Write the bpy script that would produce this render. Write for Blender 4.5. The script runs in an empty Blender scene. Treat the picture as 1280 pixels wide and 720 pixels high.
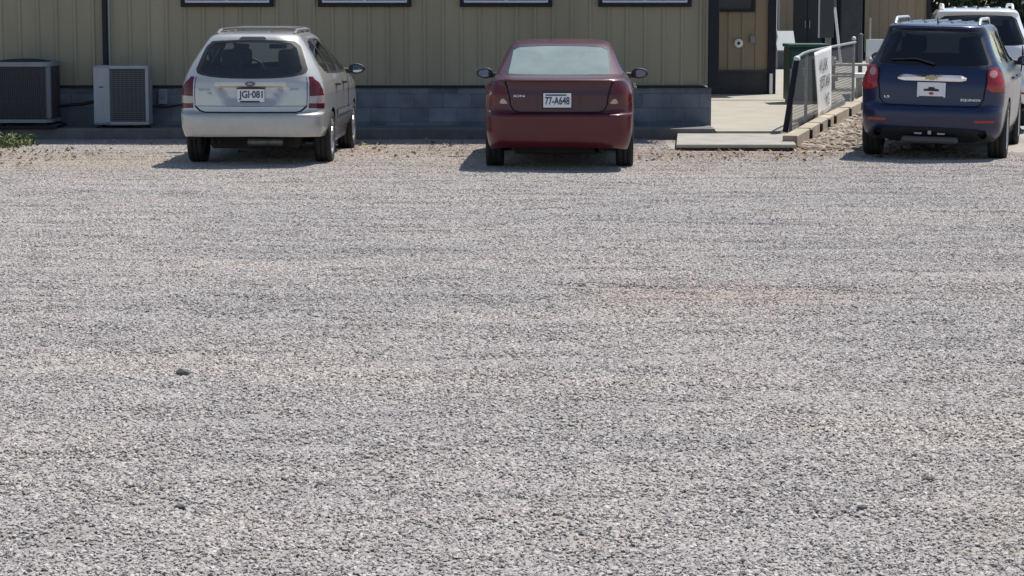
import bpy, bmesh, math, random
import numpy as np
from mathutils import Vector, Matrix, Euler
from mathutils import noise as mnoise
from mathutils.geometry import delaunay_2d_cdt

random.seed(7); rng = np.random.default_rng(7)
scn = bpy.context.scene
COL = scn.collection
PI = math.pi
R = math.radians

# ------------------------------------------------------------------ camera model
F_PX, H, TANP = 2900.0, 1.9, 360.0 / 2900.0
PITCH = math.atan(TANP)

def at(px, py, Y):
    """photo pixel (1280x720) at world depth Y -> (x, z)"""
    dx = (px - 640) / F_PX; dy = (py - 360) / F_PX
    c, s = math.cos(PITCH), math.sin(PITCH)
    wy = c - dy * s; wz = -s - dy * c
    k = Y / wy
    return dx * k, H + wz * k

def gnd(px, py, z=0.0):
    dx = (px - 640) / F_PX; dy = (py - 360) / F_PX
    c, s = math.cos(PITCH), math.sin(PITCH)
    wy = c - dy * s; wz = -s - dy * c
    k = (z - H) / wz
    return dx * k, wy * k

def g(x, y):
    """height of the gravel lot"""
    n = mnoise.noise
    h = 0.014 * n((x * .28, y * .35, 3.1)) + 0.013 * n((x * .75, y * 1.3, 7.7)) + 0.011 * n((x * 1.0, y * 3.6, 1.7))
    # the long shallow wheel rut across the middle of the lot
    yr = 15.6 - 0.16 * x + .25 * n((x * .5, 0, 9.))
    if -1.5 < x < 5:
        h -= 0.034 * math.exp(-((y - yr) / .13) ** 2) * min(1, (x + 1.5)) * (.6 + .6 * n((x * 2, 5, 1.)))
    f = min(1, max(0, (31.5 - y) / 3.0))
    return h * (.35 + .65 * f)

# ------------------------------------------------------------------ materials
MATS = {}
def nodes_of(m):
    m.use_nodes = True
    nt = m.node_tree
    return nt, nt.nodes, nt.links, nt.nodes['Principled BSDF']

def mat(name, col, rough=.6, metal=0., coat=0., spec=.5, vary=0., vscale=6., bump=0., bscale=40., coat_rough=.05, stretch=None, emit=None):
    if name in MATS: return MATS[name]
    m = bpy.data.materials.new(name); MATS[name] = m
    nt, N, L, p = nodes_of(m)
    p.inputs['Base Color'].default_value = (*col, 1)
    p.inputs['Roughness'].default_value = rough
    p.inputs['Metallic'].default_value = metal
    p.inputs['Coat Weight'].default_value = coat
    p.inputs['Coat Roughness'].default_value = coat_rough
    p.inputs['Specular IOR Level'].default_value = spec
    if vary or bump:
        tc = N.new('ShaderNodeTexCoord')
        src = tc.outputs['Object']
        if stretch:
            mp = N.new('ShaderNodeMapping'); mp.inputs['Scale'].default_value = stretch
            L.new(src, mp.inputs['Vector']); src = mp.outputs['Vector']
    if vary:
        nz = N.new('ShaderNodeTexNoise'); nz.inputs['Scale'].default_value = vscale; nz.inputs['Detail'].default_value = 6
        nz.inputs['Roughness'].default_value = .65
        L.new(src, nz.inputs['Vector'])
        cr = N.new('ShaderNodeValToRGB')
        cr.color_ramp.elements[0].position = .3; cr.color_ramp.elements[1].position = .72
        cr.color_ramp.elements[0].color = (*[c * (1 - vary) for c in col], 1)
        cr.color_ramp.elements[1].color = (*[min(1, c * (1 + vary)) for c in col], 1)
        L.new(nz.outputs['Fac'], cr.inputs['Fac']); L.new(cr.outputs['Color'], p.inputs['Base Color'])
        mr = N.new('ShaderNodeMapRange'); mr.inputs['To Min'].default_value = max(0, rough - .12 * vary * 2); mr.inputs['To Max'].default_value = min(1, rough + .12 * vary * 2)
        L.new(nz.outputs['Fac'], mr.inputs['Value']); L.new(mr.outputs['Result'], p.inputs['Roughness'])
    if bump:
        b = N.new('ShaderNodeTexNoise'); b.inputs['Scale'].default_value = bscale; b.inputs['Detail'].default_value = 4
        L.new(src, b.inputs['Vector'])
        bp = N.new('ShaderNodeBump'); bp.inputs['Strength'].default_value = bump; bp.inputs['Distance'].default_value = .01
        L.new(b.outputs['Fac'], bp.inputs['Height']); L.new(bp.outputs['Normal'], p.inputs['Normal'])
    return m

def glass_mat(name, tint, refl=1.0, sky_dust=0.0, sky_dust_col=(.5, .52, .5)):
    if name in MATS: return MATS[name]
    m = bpy.data.materials.new(name); MATS[name] = m
    m.use_nodes = True; nt = m.node_tree; N = nt.nodes; L = nt.links
    N.clear()
    out = N.new('ShaderNodeOutputMaterial')
    tr = N.new('ShaderNodeBsdfTransparent'); tr.inputs['Color'].default_value = (*tint, 1)
    gl = N.new('ShaderNodeBsdfGlossy'); gl.inputs['Roughness'].default_value = .03; gl.inputs['Color'].default_value = (refl, refl, refl, 1)
    fr = N.new('ShaderNodeFresnel'); fr.inputs['IOR'].default_value = 1.62
    mx = N.new('ShaderNodeMixShader')
    L.new(fr.outputs['Fac'], mx.inputs['Fac'])
    base = tr
    if sky_dust:  # pale diffuse share: painted sky reflection along with some dust
        df = N.new('ShaderNodeBsdfDiffuse'); df.inputs['Color'].default_value = (*sky_dust_col, 1)
        nz = N.new('ShaderNodeTexNoise'); nz.inputs['Scale'].default_value = 2.2; nz.inputs['Detail'].default_value = 3
        tc = N.new('ShaderNodeTexCoord'); L.new(tc.outputs['Object'], nz.inputs['Vector'])
        mr = N.new('ShaderNodeMapRange'); mr.inputs['From Min'].default_value = .3; mr.inputs['From Max'].default_value = .7
        mr.inputs['To Min'].default_value = sky_dust * .85; mr.inputs['To Max'].default_value = sky_dust * 1.15
        L.new(nz.outputs['Fac'], mr.inputs['Value'])
        m2 = N.new('ShaderNodeMixShader'); L.new(mr.outputs['Result'], m2.inputs['Fac'])
        L.new(tr.outputs[0], m2.inputs[1]); L.new(df.outputs[0], m2.inputs[2]); base = m2
    L.new(base.outputs[0], mx.inputs[1]); L.new(gl.outputs[0], mx.inputs[2])
    L.new(mx.outputs[0], out.inputs['Surface'])
    return m

# ------------------------------------------------------------------ mesh builder
class MB:
    def __init__(s): s.v = []; s.f = []; s.mi = []; s.sm = []
    def add(s, vs, fs, mi=0, smooth=False):
        o = len(s.v); s.v += [tuple(v) for v in vs]
        for f in fs: s.f.append([i + o for i in f]); s.mi.append(mi); s.sm.append(smooth)
        return s
    def box(s, x0, x1, y0, y1, z0, z1, mi=0, bev=0., M=None):
        x0, x1 = min(x0, x1), max(x0, x1); y0, y1 = min(y0, y1), max(y0, y1); z0, z1 = min(z0, z1), max(z0, z1)
        if bev <= 0:
            vs = [(x, y, z) for z in (z0, z1) for y in (y0, y1) for x in (x0, x1)]
            fs = [(0, 2, 3, 1), (4, 5, 7, 6), (0, 1, 5, 4), (2, 6, 7, 3), (0, 4, 6, 2), (1, 3, 7, 5)]
        else:
            bm = bmesh.new(); bmesh.ops.create_cube(bm, size=1)
            for v in bm.verts:
                v.co = Vector(((x0 + x1) / 2 + v.co.x * (x1 - x0), (y0 + y1) / 2 + v.co.y * (y1 - y0), (z0 + z1) / 2 + v.co.z * (z1 - z0)))
            bmesh.ops.bevel(bm, geom=bm.edges[:], offset=min(bev, .45 * min(x1 - x0, y1 - y0, z1 - z0)), segments=2, affect='EDGES', profile=.5)
            bm.verts.index_update()
            vs = [v.co.copy() for v in bm.verts]; fs = [[v.index for v in f.verts] for f in bm.faces]; bm.free()
        if M is not None: vs = [M @ Vector(v) for v in vs]
        return s.add(vs, fs, mi)
    def tube(s, pts, r, n=8, mi=0, cap=True, smooth=True):
        pts = [Vector(p) for p in pts]; rr = r if isinstance(r, (list, tuple)) else [r] * len(pts)
        vs = []; fs = []
        t0 = (pts[1] - pts[0]).normalized()
        up = Vector((0, 0, 1)) if abs(t0.z) < .9 else Vector((1, 0, 0))
        a = t0.cross(up).normalized()
        for i, p in enumerate(pts):
            t = (pts[min(i + 1, len(pts) - 1)] - pts[max(i - 1, 0)]).normalized()
            a = (a - t * a.dot(t)).normalized(); b = t.cross(a)
            for k in range(n):
                q = 2 * PI * k / n
                vs.append(p + (a * math.cos(q) + b * math.sin(q)) * rr[i])
        for i in range(len(pts) - 1):
            for k in range(n):
                k2 = (k + 1) % n
                fs.append((i * n + k, i * n + k2, (i + 1) * n + k2, (i + 1) * n + k))
        s.add(vs, fs, mi, smooth)
        if cap:
            m = (len(pts) - 1) * n
            s.add(vs[:n], [list(range(n))[::-1]], mi); s.add(vs[m:], [list(range(n))], mi)
        return s
    def lathe(s, prof, n=32, axis='z', c=(0, 0, 0), mi=0, smooth=True, closed=False):
        vs = []; fs = []; c = Vector(c)
        for (r, h) in prof:
            for k in range(n):
                q = 2 * PI * k / n; a, b = r * math.cos(q), r * math.sin(q)
                vs.append(c + (Vector((a, b, h)) if axis == 'z' else Vector((h, a, b)) if axis == 'x' else Vector((b, h, a))))
        m = len(prof); rg = range(m if closed else m - 1)
        for i in rg:
            for k in range(n):
                k2 = (k + 1) % n; j = (i + 1) % m
                fs.append((i * n + k, i * n + k2, j * n + k2, j * n + k))
        return s.add(vs, fs, mi, smooth)
    def prism(s, poly, y0, y1, mi=0):
        """polygon in (x,z), extruded in y"""
        n = len(poly); vs = [(x, y0, z) for x, z in poly] + [(x, y1, z) for x, z in poly]
        fs = [list(range(n)), list(range(n, 2 * n))[::-1]] + [(i, (i + 1) % n + 0, (i + 1) % n + n, i + n) for i in range(n)]
        return s.add(vs, fs, mi)
    def build(s, name, mats, parent=None, base=None):
        me = bpy.data.meshes.new(name)
        b = Vector(base) if base is not None else Vector((0, 0, 0))
        me.from_pydata([Vector(v) - b for v in s.v], [], s.f)
        for m in (mats if isinstance(mats, (list, tuple)) else [mats]): me.materials.append(m)
        me.polygons.foreach_set('material_index', s.mi); me.polygons.foreach_set('use_smooth', s.sm)
        bm = bmesh.new(); bm.from_mesh(me); bmesh.ops.recalc_face_normals(bm, faces=bm.faces[:]); bm.to_mesh(me); bm.free()
        me.update()
        o = bpy.data.objects.new(name, me); COL.objects.link(o)
        if parent is not None: o.parent = parent
        return o

def tag(o, label=None, cat=None, group=None, kind=None):
    if label: o['label'] = label
    if cat: o['category'] = cat
    if group: o['group'] = group
    if kind: o['kind'] = kind
    return o
def thing(name, label, cat, loc=(0, 0, 0), group=None, rot=None):
    o = bpy.data.objects.new(name, None); COL.objects.link(o); o.location = loc
    o.empty_display_size = .2
    if rot: o.rotation_euler = rot
    return tag(o, label, cat, group)

def text_mesh(s, size, thick=.002, bold=0.0):
    cu = bpy.data.curves.new('lettering', 'FONT'); cu.body = s; cu.size = size; cu.extrude = thick
    cu.offset = bold; cu.align_x = 'CENTER'; cu.align_y = 'CENTER'; cu.resolution_u = 3
    o = bpy.data.objects.new('lettering', cu); COL.objects.link(o)
    dg = bpy.context.evaluated_depsgraph_get(); dg.update()
    me = bpy.data.meshes.new_from_object(o.evaluated_get(dg))
    vs = [v.co.copy() for v in me.vertices]; fs = [list(p.vertices) for p in me.polygons]
    bpy.data.objects.remove(o); bpy.data.curves.remove(cu); bpy.data.meshes.remove(me)
    xs = [v.x for v in vs]; ys = [v.y for v in vs]
    cx, cy = (min(xs) + max(xs)) / 2, (min(ys) + max(ys)) / 2
    return [Vector((v.x - cx, v.y - cy, v.z)) for v in vs], fs, max(xs) - min(xs), max(ys) - min(ys)

# ------------------------------------------------------------------ world, sun, camera
SUN_DIR = Vector((-.35, -.38, -1.0)).normalized()
w = bpy.data.worlds.new("World"); scn.world = w; w.use_nodes = True
wn, wl = w.node_tree.nodes, w.node_tree.links
sky = wn.new('ShaderNodeTexSky'); sky.sky_type = 'NISHITA'; sky.sun_disc = False
sky.sun_elevation = math.asin(-SUN_DIR.z); sky.sun_rotation = math.atan2(-SUN_DIR.x, -SUN_DIR.y)
sky.air_density = 1.0; sky.dust_density = .6; sky.ozone_density = 1.0
bg = wn['Background']; bg.inputs['Strength'].default_value = .095
wl.new(sky.outputs[0], bg.inputs['Color'])
sl = bpy.data.lights.new('sun', 'SUN'); sl.energy = 4.2; sl.angle = R(.5); sl.color = (1, .955, .88)
so = bpy.data.objects.new('sun', sl); COL.objects.link(so); so.rotation_euler = SUN_DIR.to_track_quat('-Z', 'Y').to_euler(); so.location = (10, 10, 20)
cam = bpy.data.cameras.new('camera'); co = bpy.data.objects.new('camera', cam); COL.objects.link(co); scn.camera = co
cam.sensor_width = 36; cam.lens = 36 * F_PX / 1280; cam.clip_end = 3000; cam.clip_start = .1
co.location = (0, 0, H); co.rotation_euler = (PI / 2 - PITCH, 0, 0)
scn.view_settings.view_transform = 'Standard'; scn.view_settings.look = 'None'; scn.view_settings.exposure = 0.46; scn.view_settings.gamma = 1
scn.render.resolution_x = 1024; scn.render.resolution_y = 576
scn.cycles.max_bounces = 6; scn.cycles.transparent_max_bounces = 12

# ------------------------------------------------------------------ gravel colour (shared by the sheet and the loose stones)
def gravel_material(name, stones):
    m = bpy.data.materials.new(name); MATS[name] = m
    nt, N, L, p = nodes_of(m)
    geo = N.new('ShaderNodeNewGeometry'); pos = geo.outputs['Position']
    def noise(scale, detail=4, rough=.6, st=(1, 1, 1)):
        mp = N.new('ShaderNodeMapping'); mp.inputs['Scale'].default_value = st; L.new(pos, mp.inputs['Vector'])
        n = N.new('ShaderNodeTexNoise'); n.inputs['Scale'].default_value = scale; n.inputs['Detail'].default_value = detail; n.inputs['Roughness'].default_value = rough
        L.new(mp.outputs['Vector'], n.inputs['Vector']); return n.outputs['Fac']
    def ramp(fac, stops):
        c = N.new('ShaderNodeValToRGB'); e = c.color_ramp.elements
        e[0].position, e[0].color = stops[0][0], (*stops[0][1], 1); e[1].position, e[1].color = stops[-1][0], (*stops[-1][1], 1)
        for q, cc in stops[1:-1]:
            k = e.new(q); k.color = (*cc, 1)
        L.new(fac, c.inputs['Fac']); return c.outputs['Color']
    def mix(fac, a, b, mode='MIX'):
        x = N.new('ShaderNodeMix'); x.data_type = 'RGBA'; x.blend_type = mode
        for k, v in ((0, fac), (6, a), (7, b)):
            if hasattr(v, 'links'): L.new(v, x.inputs[k])
            else: x.inputs[k].default_value = v if k == 0 else (*v, 1)
        return x.outputs[2]
    def ellipse(cx, cy, rx, ry, amt):
        mp = N.new('ShaderNodeMapping'); mp.vector_type = 'TEXTURE'
        mp.inputs['Location'].default_value = (cx, cy, 0); mp.inputs['Scale'].default_value = (rx, ry, 1e3)
        L.new(pos, mp.inputs['Vector'])
        ln = N.new('ShaderNodeVectorMath'); ln.operation = 'LENGTH'; L.new(mp.outputs['Vector'], ln.inputs[0])
        nz = noise(2.2, 5, .7)
        ad = N.new('ShaderNodeMath'); ad.operation = 'ADD'; L.new(ln.outputs['Value'], ad.inputs[0]); L.new(nz, ad.inputs[1])
        mr = N.new('ShaderNodeMapRange'); mr.interpolation_type = 'SMOOTHSTEP'
        mr.inputs['From Min'].default_value = 1.7; mr.inputs['From Max'].default_value = .6
        mr.inputs['To Min'].default_value = 0; mr.inputs['To Max'].default_value = amt
        L.new(ad.outputs[0], mr.inputs['Value']); return mr.outputs['Result']
    if stones:
        at_ = N.new('ShaderNodeAttribute'); at_.attribute_name = 'stone_rnd'
        base = ramp(at_.outputs['Fac'], [(0, (.22, .21, .208)), (.10, (.335, .317, .308)), (.5, (.40, .379, .365)), (.88, (.452, .43, .413)), (1, (.53, .508, .49))])
    else:
        base = ramp(noise(55, 6, .75), [(.3, (.26, .243, .226)), (.7, (.44, .414, .388))])
    big = noise(.35, 5, .6, (1, 1.6, 0))
    tint = ramp(big, [(.32, (.955, .945, .94)), (.5, (1.012, .995, .98)), (.68, (1.09, 1.05, 1.01))])
    c = mix(1.0, base, tint, 'MULTIPLY')
    lanes = ramp(noise(.9, 5, .65, (.4, 1.5, 0)), [(.34, (.91, .91, .915)), (.5, (1., .995, .99)), (.66, (1.08, 1.06, 1.04))])
    c = mix(1.0, c, lanes, 'MULTIPLY')
    c = mix(ellipse(-1.5, 28.0, 13, 4.6, .42), c, (.42, .36, .31))          # pinkish dirt worked in around the parked cars
    c = mix(ellipse(1.35, 14.9, 1.1, .95, .5), c, (.43, .345, .295))          # reddish crushed brick patch
    c = mix(ellipse(-5.2, 27.5, 3.0, 2.0, .5), c, (.41, .345, .27))         # earthy dirt by the grass
    c = mix(ellipse(2.5, 28.7, 2.4, 1.0, .5), c, (.34, .26, .215))              # dirt and leaf mould by the step
    c = mix(ellipse(-1.3, 29.6, 2.2, 1.2, .45), c, (.38, .31, .25))
    c = mix(ellipse(0, 31.5, 30, 1.1, .55), c, (.20, .17, .15))              # darker brown band along the footing
    c = mix(ellipse(2.3, 8.4, 1.0, 1.1, .35), c, (.44, .39, .33))
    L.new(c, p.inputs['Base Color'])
    p.inputs['Roughness'].default_value = .9; p.inputs['Specular IOR Level'].default_value = .25
    b = N.new('ShaderNodeBump'); b.inputs['Strength'].default_value = .5 if stones else .9; b.inputs['Distance'].default_value = .004 if stones else .012
    L.new(noise(160 if stones else 70, 5, .7), b.inputs['Height']); L.new(b.outputs['Normal'], p.inputs['Normal'])
    return m

# ------------------------------------------------------------------ ground sheet
def make_ground():
    def axis(lo, hi, step, far):
        a = list(np.arange(lo, hi + 1e-6, step)); d = step
        l, r_ = [], []
        x = lo
        while x > -far: d *= 1.5; x -= d; l.append(x)
        d = step; x = hi
        while x < far: d *= 1.5; x += d; r_.append(x)
        return np.array(l[::-1] + a + r_)
    X = axis(-9.5, 9.5, .09, 900); Y = axis(5.0, 33.0, .075, 900)
    nx, ny = len(X), len(Y)
    co_ = np.zeros((ny, nx, 3)); co_[..., 0] = X[None]; co_[..., 1] = Y[:, None]
    for j, y in enumerate(Y):
        if not 4.5 < y < 34: continue
        for i, x in enumerate(X):
            if -10 < x < 10: co_[j, i, 2] = g(x, y)
    idx = np.arange(nx * ny).reshape(ny, nx)
    F = np.stack([idx[:-1, :-1], idx[:-1, 1:], idx[1:, 1:], idx[1:, :-1]], -1).reshape(-1, 4)
    me = bpy.data.meshes.new('gravel_ground'); me.from_pydata(co_.reshape(-1, 3).tolist(), [], F.tolist())
    me.polygons.foreach_set('use_smooth', [True] * len(F))
    me.materials.append(gravel_material('gravel_sheet', False))
    o = bpy.data.objects.new('ground', me); COL.objects.link(o)
    tag(o, 'pale grey crushed stone parking lot', kind='structure')
make_ground()

def make_gravel():
    pts, rots, var = [], [], []
    n = 33000
    ys = 5.6 + (31.9 - 5.6) * rng.random(n * 2)
    for y in ys:
        hw_ = .225 * y + 1.6
        x = (rng.random() * 2 - 1) * 8.7
        if abs(x) > hw_: continue
        if y > 29.1 and 1.95 < x: continue
        e = .06
        nx_, ny_ = -(g(x + e, y) - g(x - e, y)) / (2 * e), -(g(x, y + e) - g(x, y - e)) / (2 * e)
        q = Vector((nx_, ny_, 1)).to_track_quat('Z', 'Y') @ Euler((0, 0, rng.random() * 6.283)).to_quaternion()
        # wheels have pressed the chips into the fines along a few sweeping lanes
        sink = 0.
        for a0, b0, c0 in ((22.6, -.20, .012), (20.9, -.20, .012), (17.4, .16, -.03), (16.0, .16, -.03), (12.1, .22, .05), (10.6, .22, .05)):
            dl = y - (a0 + b0 * x + c0 * x * x) + .12 * mnoise.noise((x * .7, y * .3, a0))
            sink = max(sink, .0085 * math.exp(-(dl / .17) ** 2) * (.55 + .9 * mnoise.noise((x * .5, y * .5, 2.2))))
        pts.append((x, y, g(x, y) + .005 - max(0, sink))); rots.append(q.to_euler()); var.append(int(rng.integers(0, 8)))
    me = bpy.data.meshes.new('gravel'); me.from_pydata(pts, [], [])
    a = me.attributes.new('rot', 'FLOAT_VECTOR', 'POINT'); a.data.foreach_set('vector', np.array([tuple(r_) for r_ in rots], dtype=np.float32).ravel())
    a = me.attributes.new('var', 'INT', 'POINT'); a.data.foreach_set('value', np.array(var, dtype=np.int32))
    o = bpy.data.objects.new('gravel', me); COL.objects.link(o)
    tag(o, 'loose crushed limestone gravel covering the parking lot', 'gravel', kind='stuff')
    sm = gravel_material('gravel_stone', True); me.materials.append(sm)
    ng = bpy.data.node_groups.new('gravel_scatter', 'GeometryNodeTree'); N, L = ng.nodes, ng.links
    ng.interface.new_socket('Geometry', in_out='INPUT', socket_type='NodeSocketGeometry')
    ng.interface.new_socket('Geometry', in_out='OUTPUT', socket_type='NodeSocketGeometry')
    gi, go = N.new('NodeGroupInput'), N.new('NodeGroupOutput')
    def rnd(kind, lo, hi, seed):
        n_ = N.new('FunctionNodeRandomValue'); n_.data_type = kind
        i0 = {'FLOAT': 2, 'FLOAT_VECTOR': 0, 'INT': 4}[kind]
        n_.inputs[i0].default_value = lo; n_.inputs[i0 + 1].default_value = hi; n_.inputs['Seed'].default_value = seed
        return [q for q in n_.outputs if q.enabled][0]
    shapes = N.new('GeometryNodeJoinGeometry')
    for k in range(5):
        ico = N.new('GeometryNodeMeshIcoSphere'); ico.inputs['Radius'].default_value = 1; ico.inputs['Subdivisions'].default_value = 1
        sp = N.new('GeometryNodeSetPosition'); L.new(ico.outputs['Mesh'], sp.inputs['Geometry'])
        L.new(rnd('FLOAT_VECTOR', (-.42,) * 3, (.42,) * 3, 40 + k), sp.inputs['Offset'])
        g2 = N.new('GeometryNodeGeometryToInstance'); L.new(sp.outputs['Geometry'], g2.inputs['Geometry'])
        L.new(g2.outputs[0], shapes.inputs[0])
    clusters = N.new('GeometryNodeJoinGeometry')
    for k in range(8):
        gr = N.new('GeometryNodeMeshGrid'); gr.inputs['Size X'].default_value = .24; gr.inputs['Size Y'].default_value = .24
        gr.inputs['Vertices X'].default_value = 2; gr.inputs['Vertices Y'].default_value = 2
        dp = N.new('GeometryNodeDistributePointsOnFaces'); dp.inputs['Density'].default_value = 950; dp.inputs['Seed'].default_value = 11 + k
        L.new(gr.outputs['Mesh'], dp.inputs['Mesh'])
        ip = N.new('GeometryNodeInstanceOnPoints'); ip.inputs['Pick Instance'].default_value = True
        L.new(dp.outputs['Points'], ip.inputs['Points']); L.new(shapes.outputs[0], ip.inputs['Instance'])
        L.new(rnd('INT', 0, 4, 60 + k), ip.inputs['Instance Index'])
        L.new(rnd('FLOAT_VECTOR', (-.5, -.5, 0), (.5, .5, 6.28), 70 + k), ip.inputs['Rotation'])
        # size: many small chips, a few bigger stones
        pw = N.new('ShaderNodeMath'); pw.operation = 'POWER'; L.new(rnd('FLOAT', 0, 1, 80 + k), pw.inputs[0]); pw.inputs[1].default_value = 2.6
        ma = N.new('ShaderNodeMath'); ma.operation = 'MULTIPLY_ADD'; L.new(pw.outputs[0], ma.inputs[0]); ma.inputs[1].default_value = .0085; ma.inputs[2].default_value = .0044
        vs = N.new('ShaderNodeVectorMath'); vs.operation = 'SCALE'; L.new(rnd('FLOAT_VECTOR', (.8, .8, .30), (1.4, 1.2, .62), 90 + k), vs.inputs[0]); L.new(ma.outputs[0], vs.inputs['Scale'])
        L.new(vs.outputs[0], ip.inputs['Scale'])
        st = N.new('GeometryNodeStoreNamedAttribute'); st.data_type = 'FLOAT'; st.domain = 'INSTANCE'; st.inputs['Name'].default_value = 'stone_rnd'
        L.new(ip.outputs[0], st.inputs['Geometry']); L.new(rnd('FLOAT', 0, 1, 100 + k), st.inputs['Value'])
        rl = N.new('GeometryNodeRealizeInstances'); L.new(st.outputs[0], rl.inputs[0])
        s_m = N.new('GeometryNodeSetMaterial'); s_m.inputs['Material'].default_value = sm; L.new(rl.outputs[0], s_m.inputs[0])
        ss = N.new('GeometryNodeSetShadeSmooth'); ss.inputs['Shade Smooth'].default_value = False; L.new(s_m.outputs[0], ss.inputs[0])
        g2 = N.new('GeometryNodeGeometryToInstance'); L.new(ss.outputs[0], g2.inputs[0]); L.new(g2.outputs[0], clusters.inputs[0])
    ip = N.new('GeometryNodeInstanceOnPoints'); ip.inputs['Pick Instance'].default_value = True
    L.new(gi.outputs[0], ip.inputs['Points']); L.new(clusters.outputs[0], ip.inputs['Instance'])
    na = N.new('GeometryNodeInputNamedAttribute'); na.data_type = 'INT'; na.inputs['Name'].default_value = 'var'; L.new(na.outputs['Attribute'], ip.inputs['Instance Index'])
    nb = N.new('GeometryNodeInputNamedAttribute'); nb.data_type = 'FLOAT_VECTOR'; nb.inputs['Name'].default_value = 'rot'
    L.new(nb.outputs['Attribute'], ip.inputs['Rotation'])
    L.new(ip.outputs[0], go.inputs[0])
    md = o.modifiers.new('scatter', 'NODES'); md.node_group = ng
make_gravel()

def rock(mb, c, r, mi=0, flat=.65):
    bm = bmesh.new(); bmesh.ops.create_icosphere(bm, subdivisions=1, radius=1)
    rot = Euler((rng.random() * 6, rng.random() * 6, rng.random() * 6)).to_matrix()
    sc = Vector((.8 + .7 * rng.random(), .7 + .5 * rng.random(), flat * (.8 + .4 * rng.random())))
    vs = []
    for v in bm.verts:
        p = rot @ (v.co * (.72 + .5 * rng.random())); vs.append((c[0] + p.x * sc.x * r, c[1] + p.y * sc.y * r, c[2] + p.z * sc.z * r))
    mb.add(vs, [[v.index for v in f.verts] for f in bm.faces], mi); bm.free()

# ------------------------------------------------------------------ car builder
def pchip(xs, ys, x):
    xs = np.asarray(xs, float); ys = np.asarray(ys, float); h = np.diff(xs); d = np.diff(ys) / h
    m = np.zeros_like(xs); m[0], m[-1] = d[0], d[-1]
    for i in range(1, len(xs) - 1):
        if d[i - 1] * d[i] > 0:
            w1 = 2 * h[i] + h[i - 1]; w2 = h[i] + 2 * h[i - 1]; m[i] = (w1 + w2) / (w1 / d[i - 1] + w2 / d[i])
    x = np.clip(x, xs[0], xs[-1]); k = np.clip(np.searchsorted(xs, x, side='right') - 1, 0, len(xs) - 2)
    t = (x - xs[k]) / h[k]
    return (2 * t**3 - 3 * t**2 + 1) * ys[k] + (t**3 - 2 * t**2 + t) * h[k] * m[k] + (-2 * t**3 + 3 * t**2) * ys[k + 1] + (t**3 - t**2) * h[k] * m[k + 1]

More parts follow.
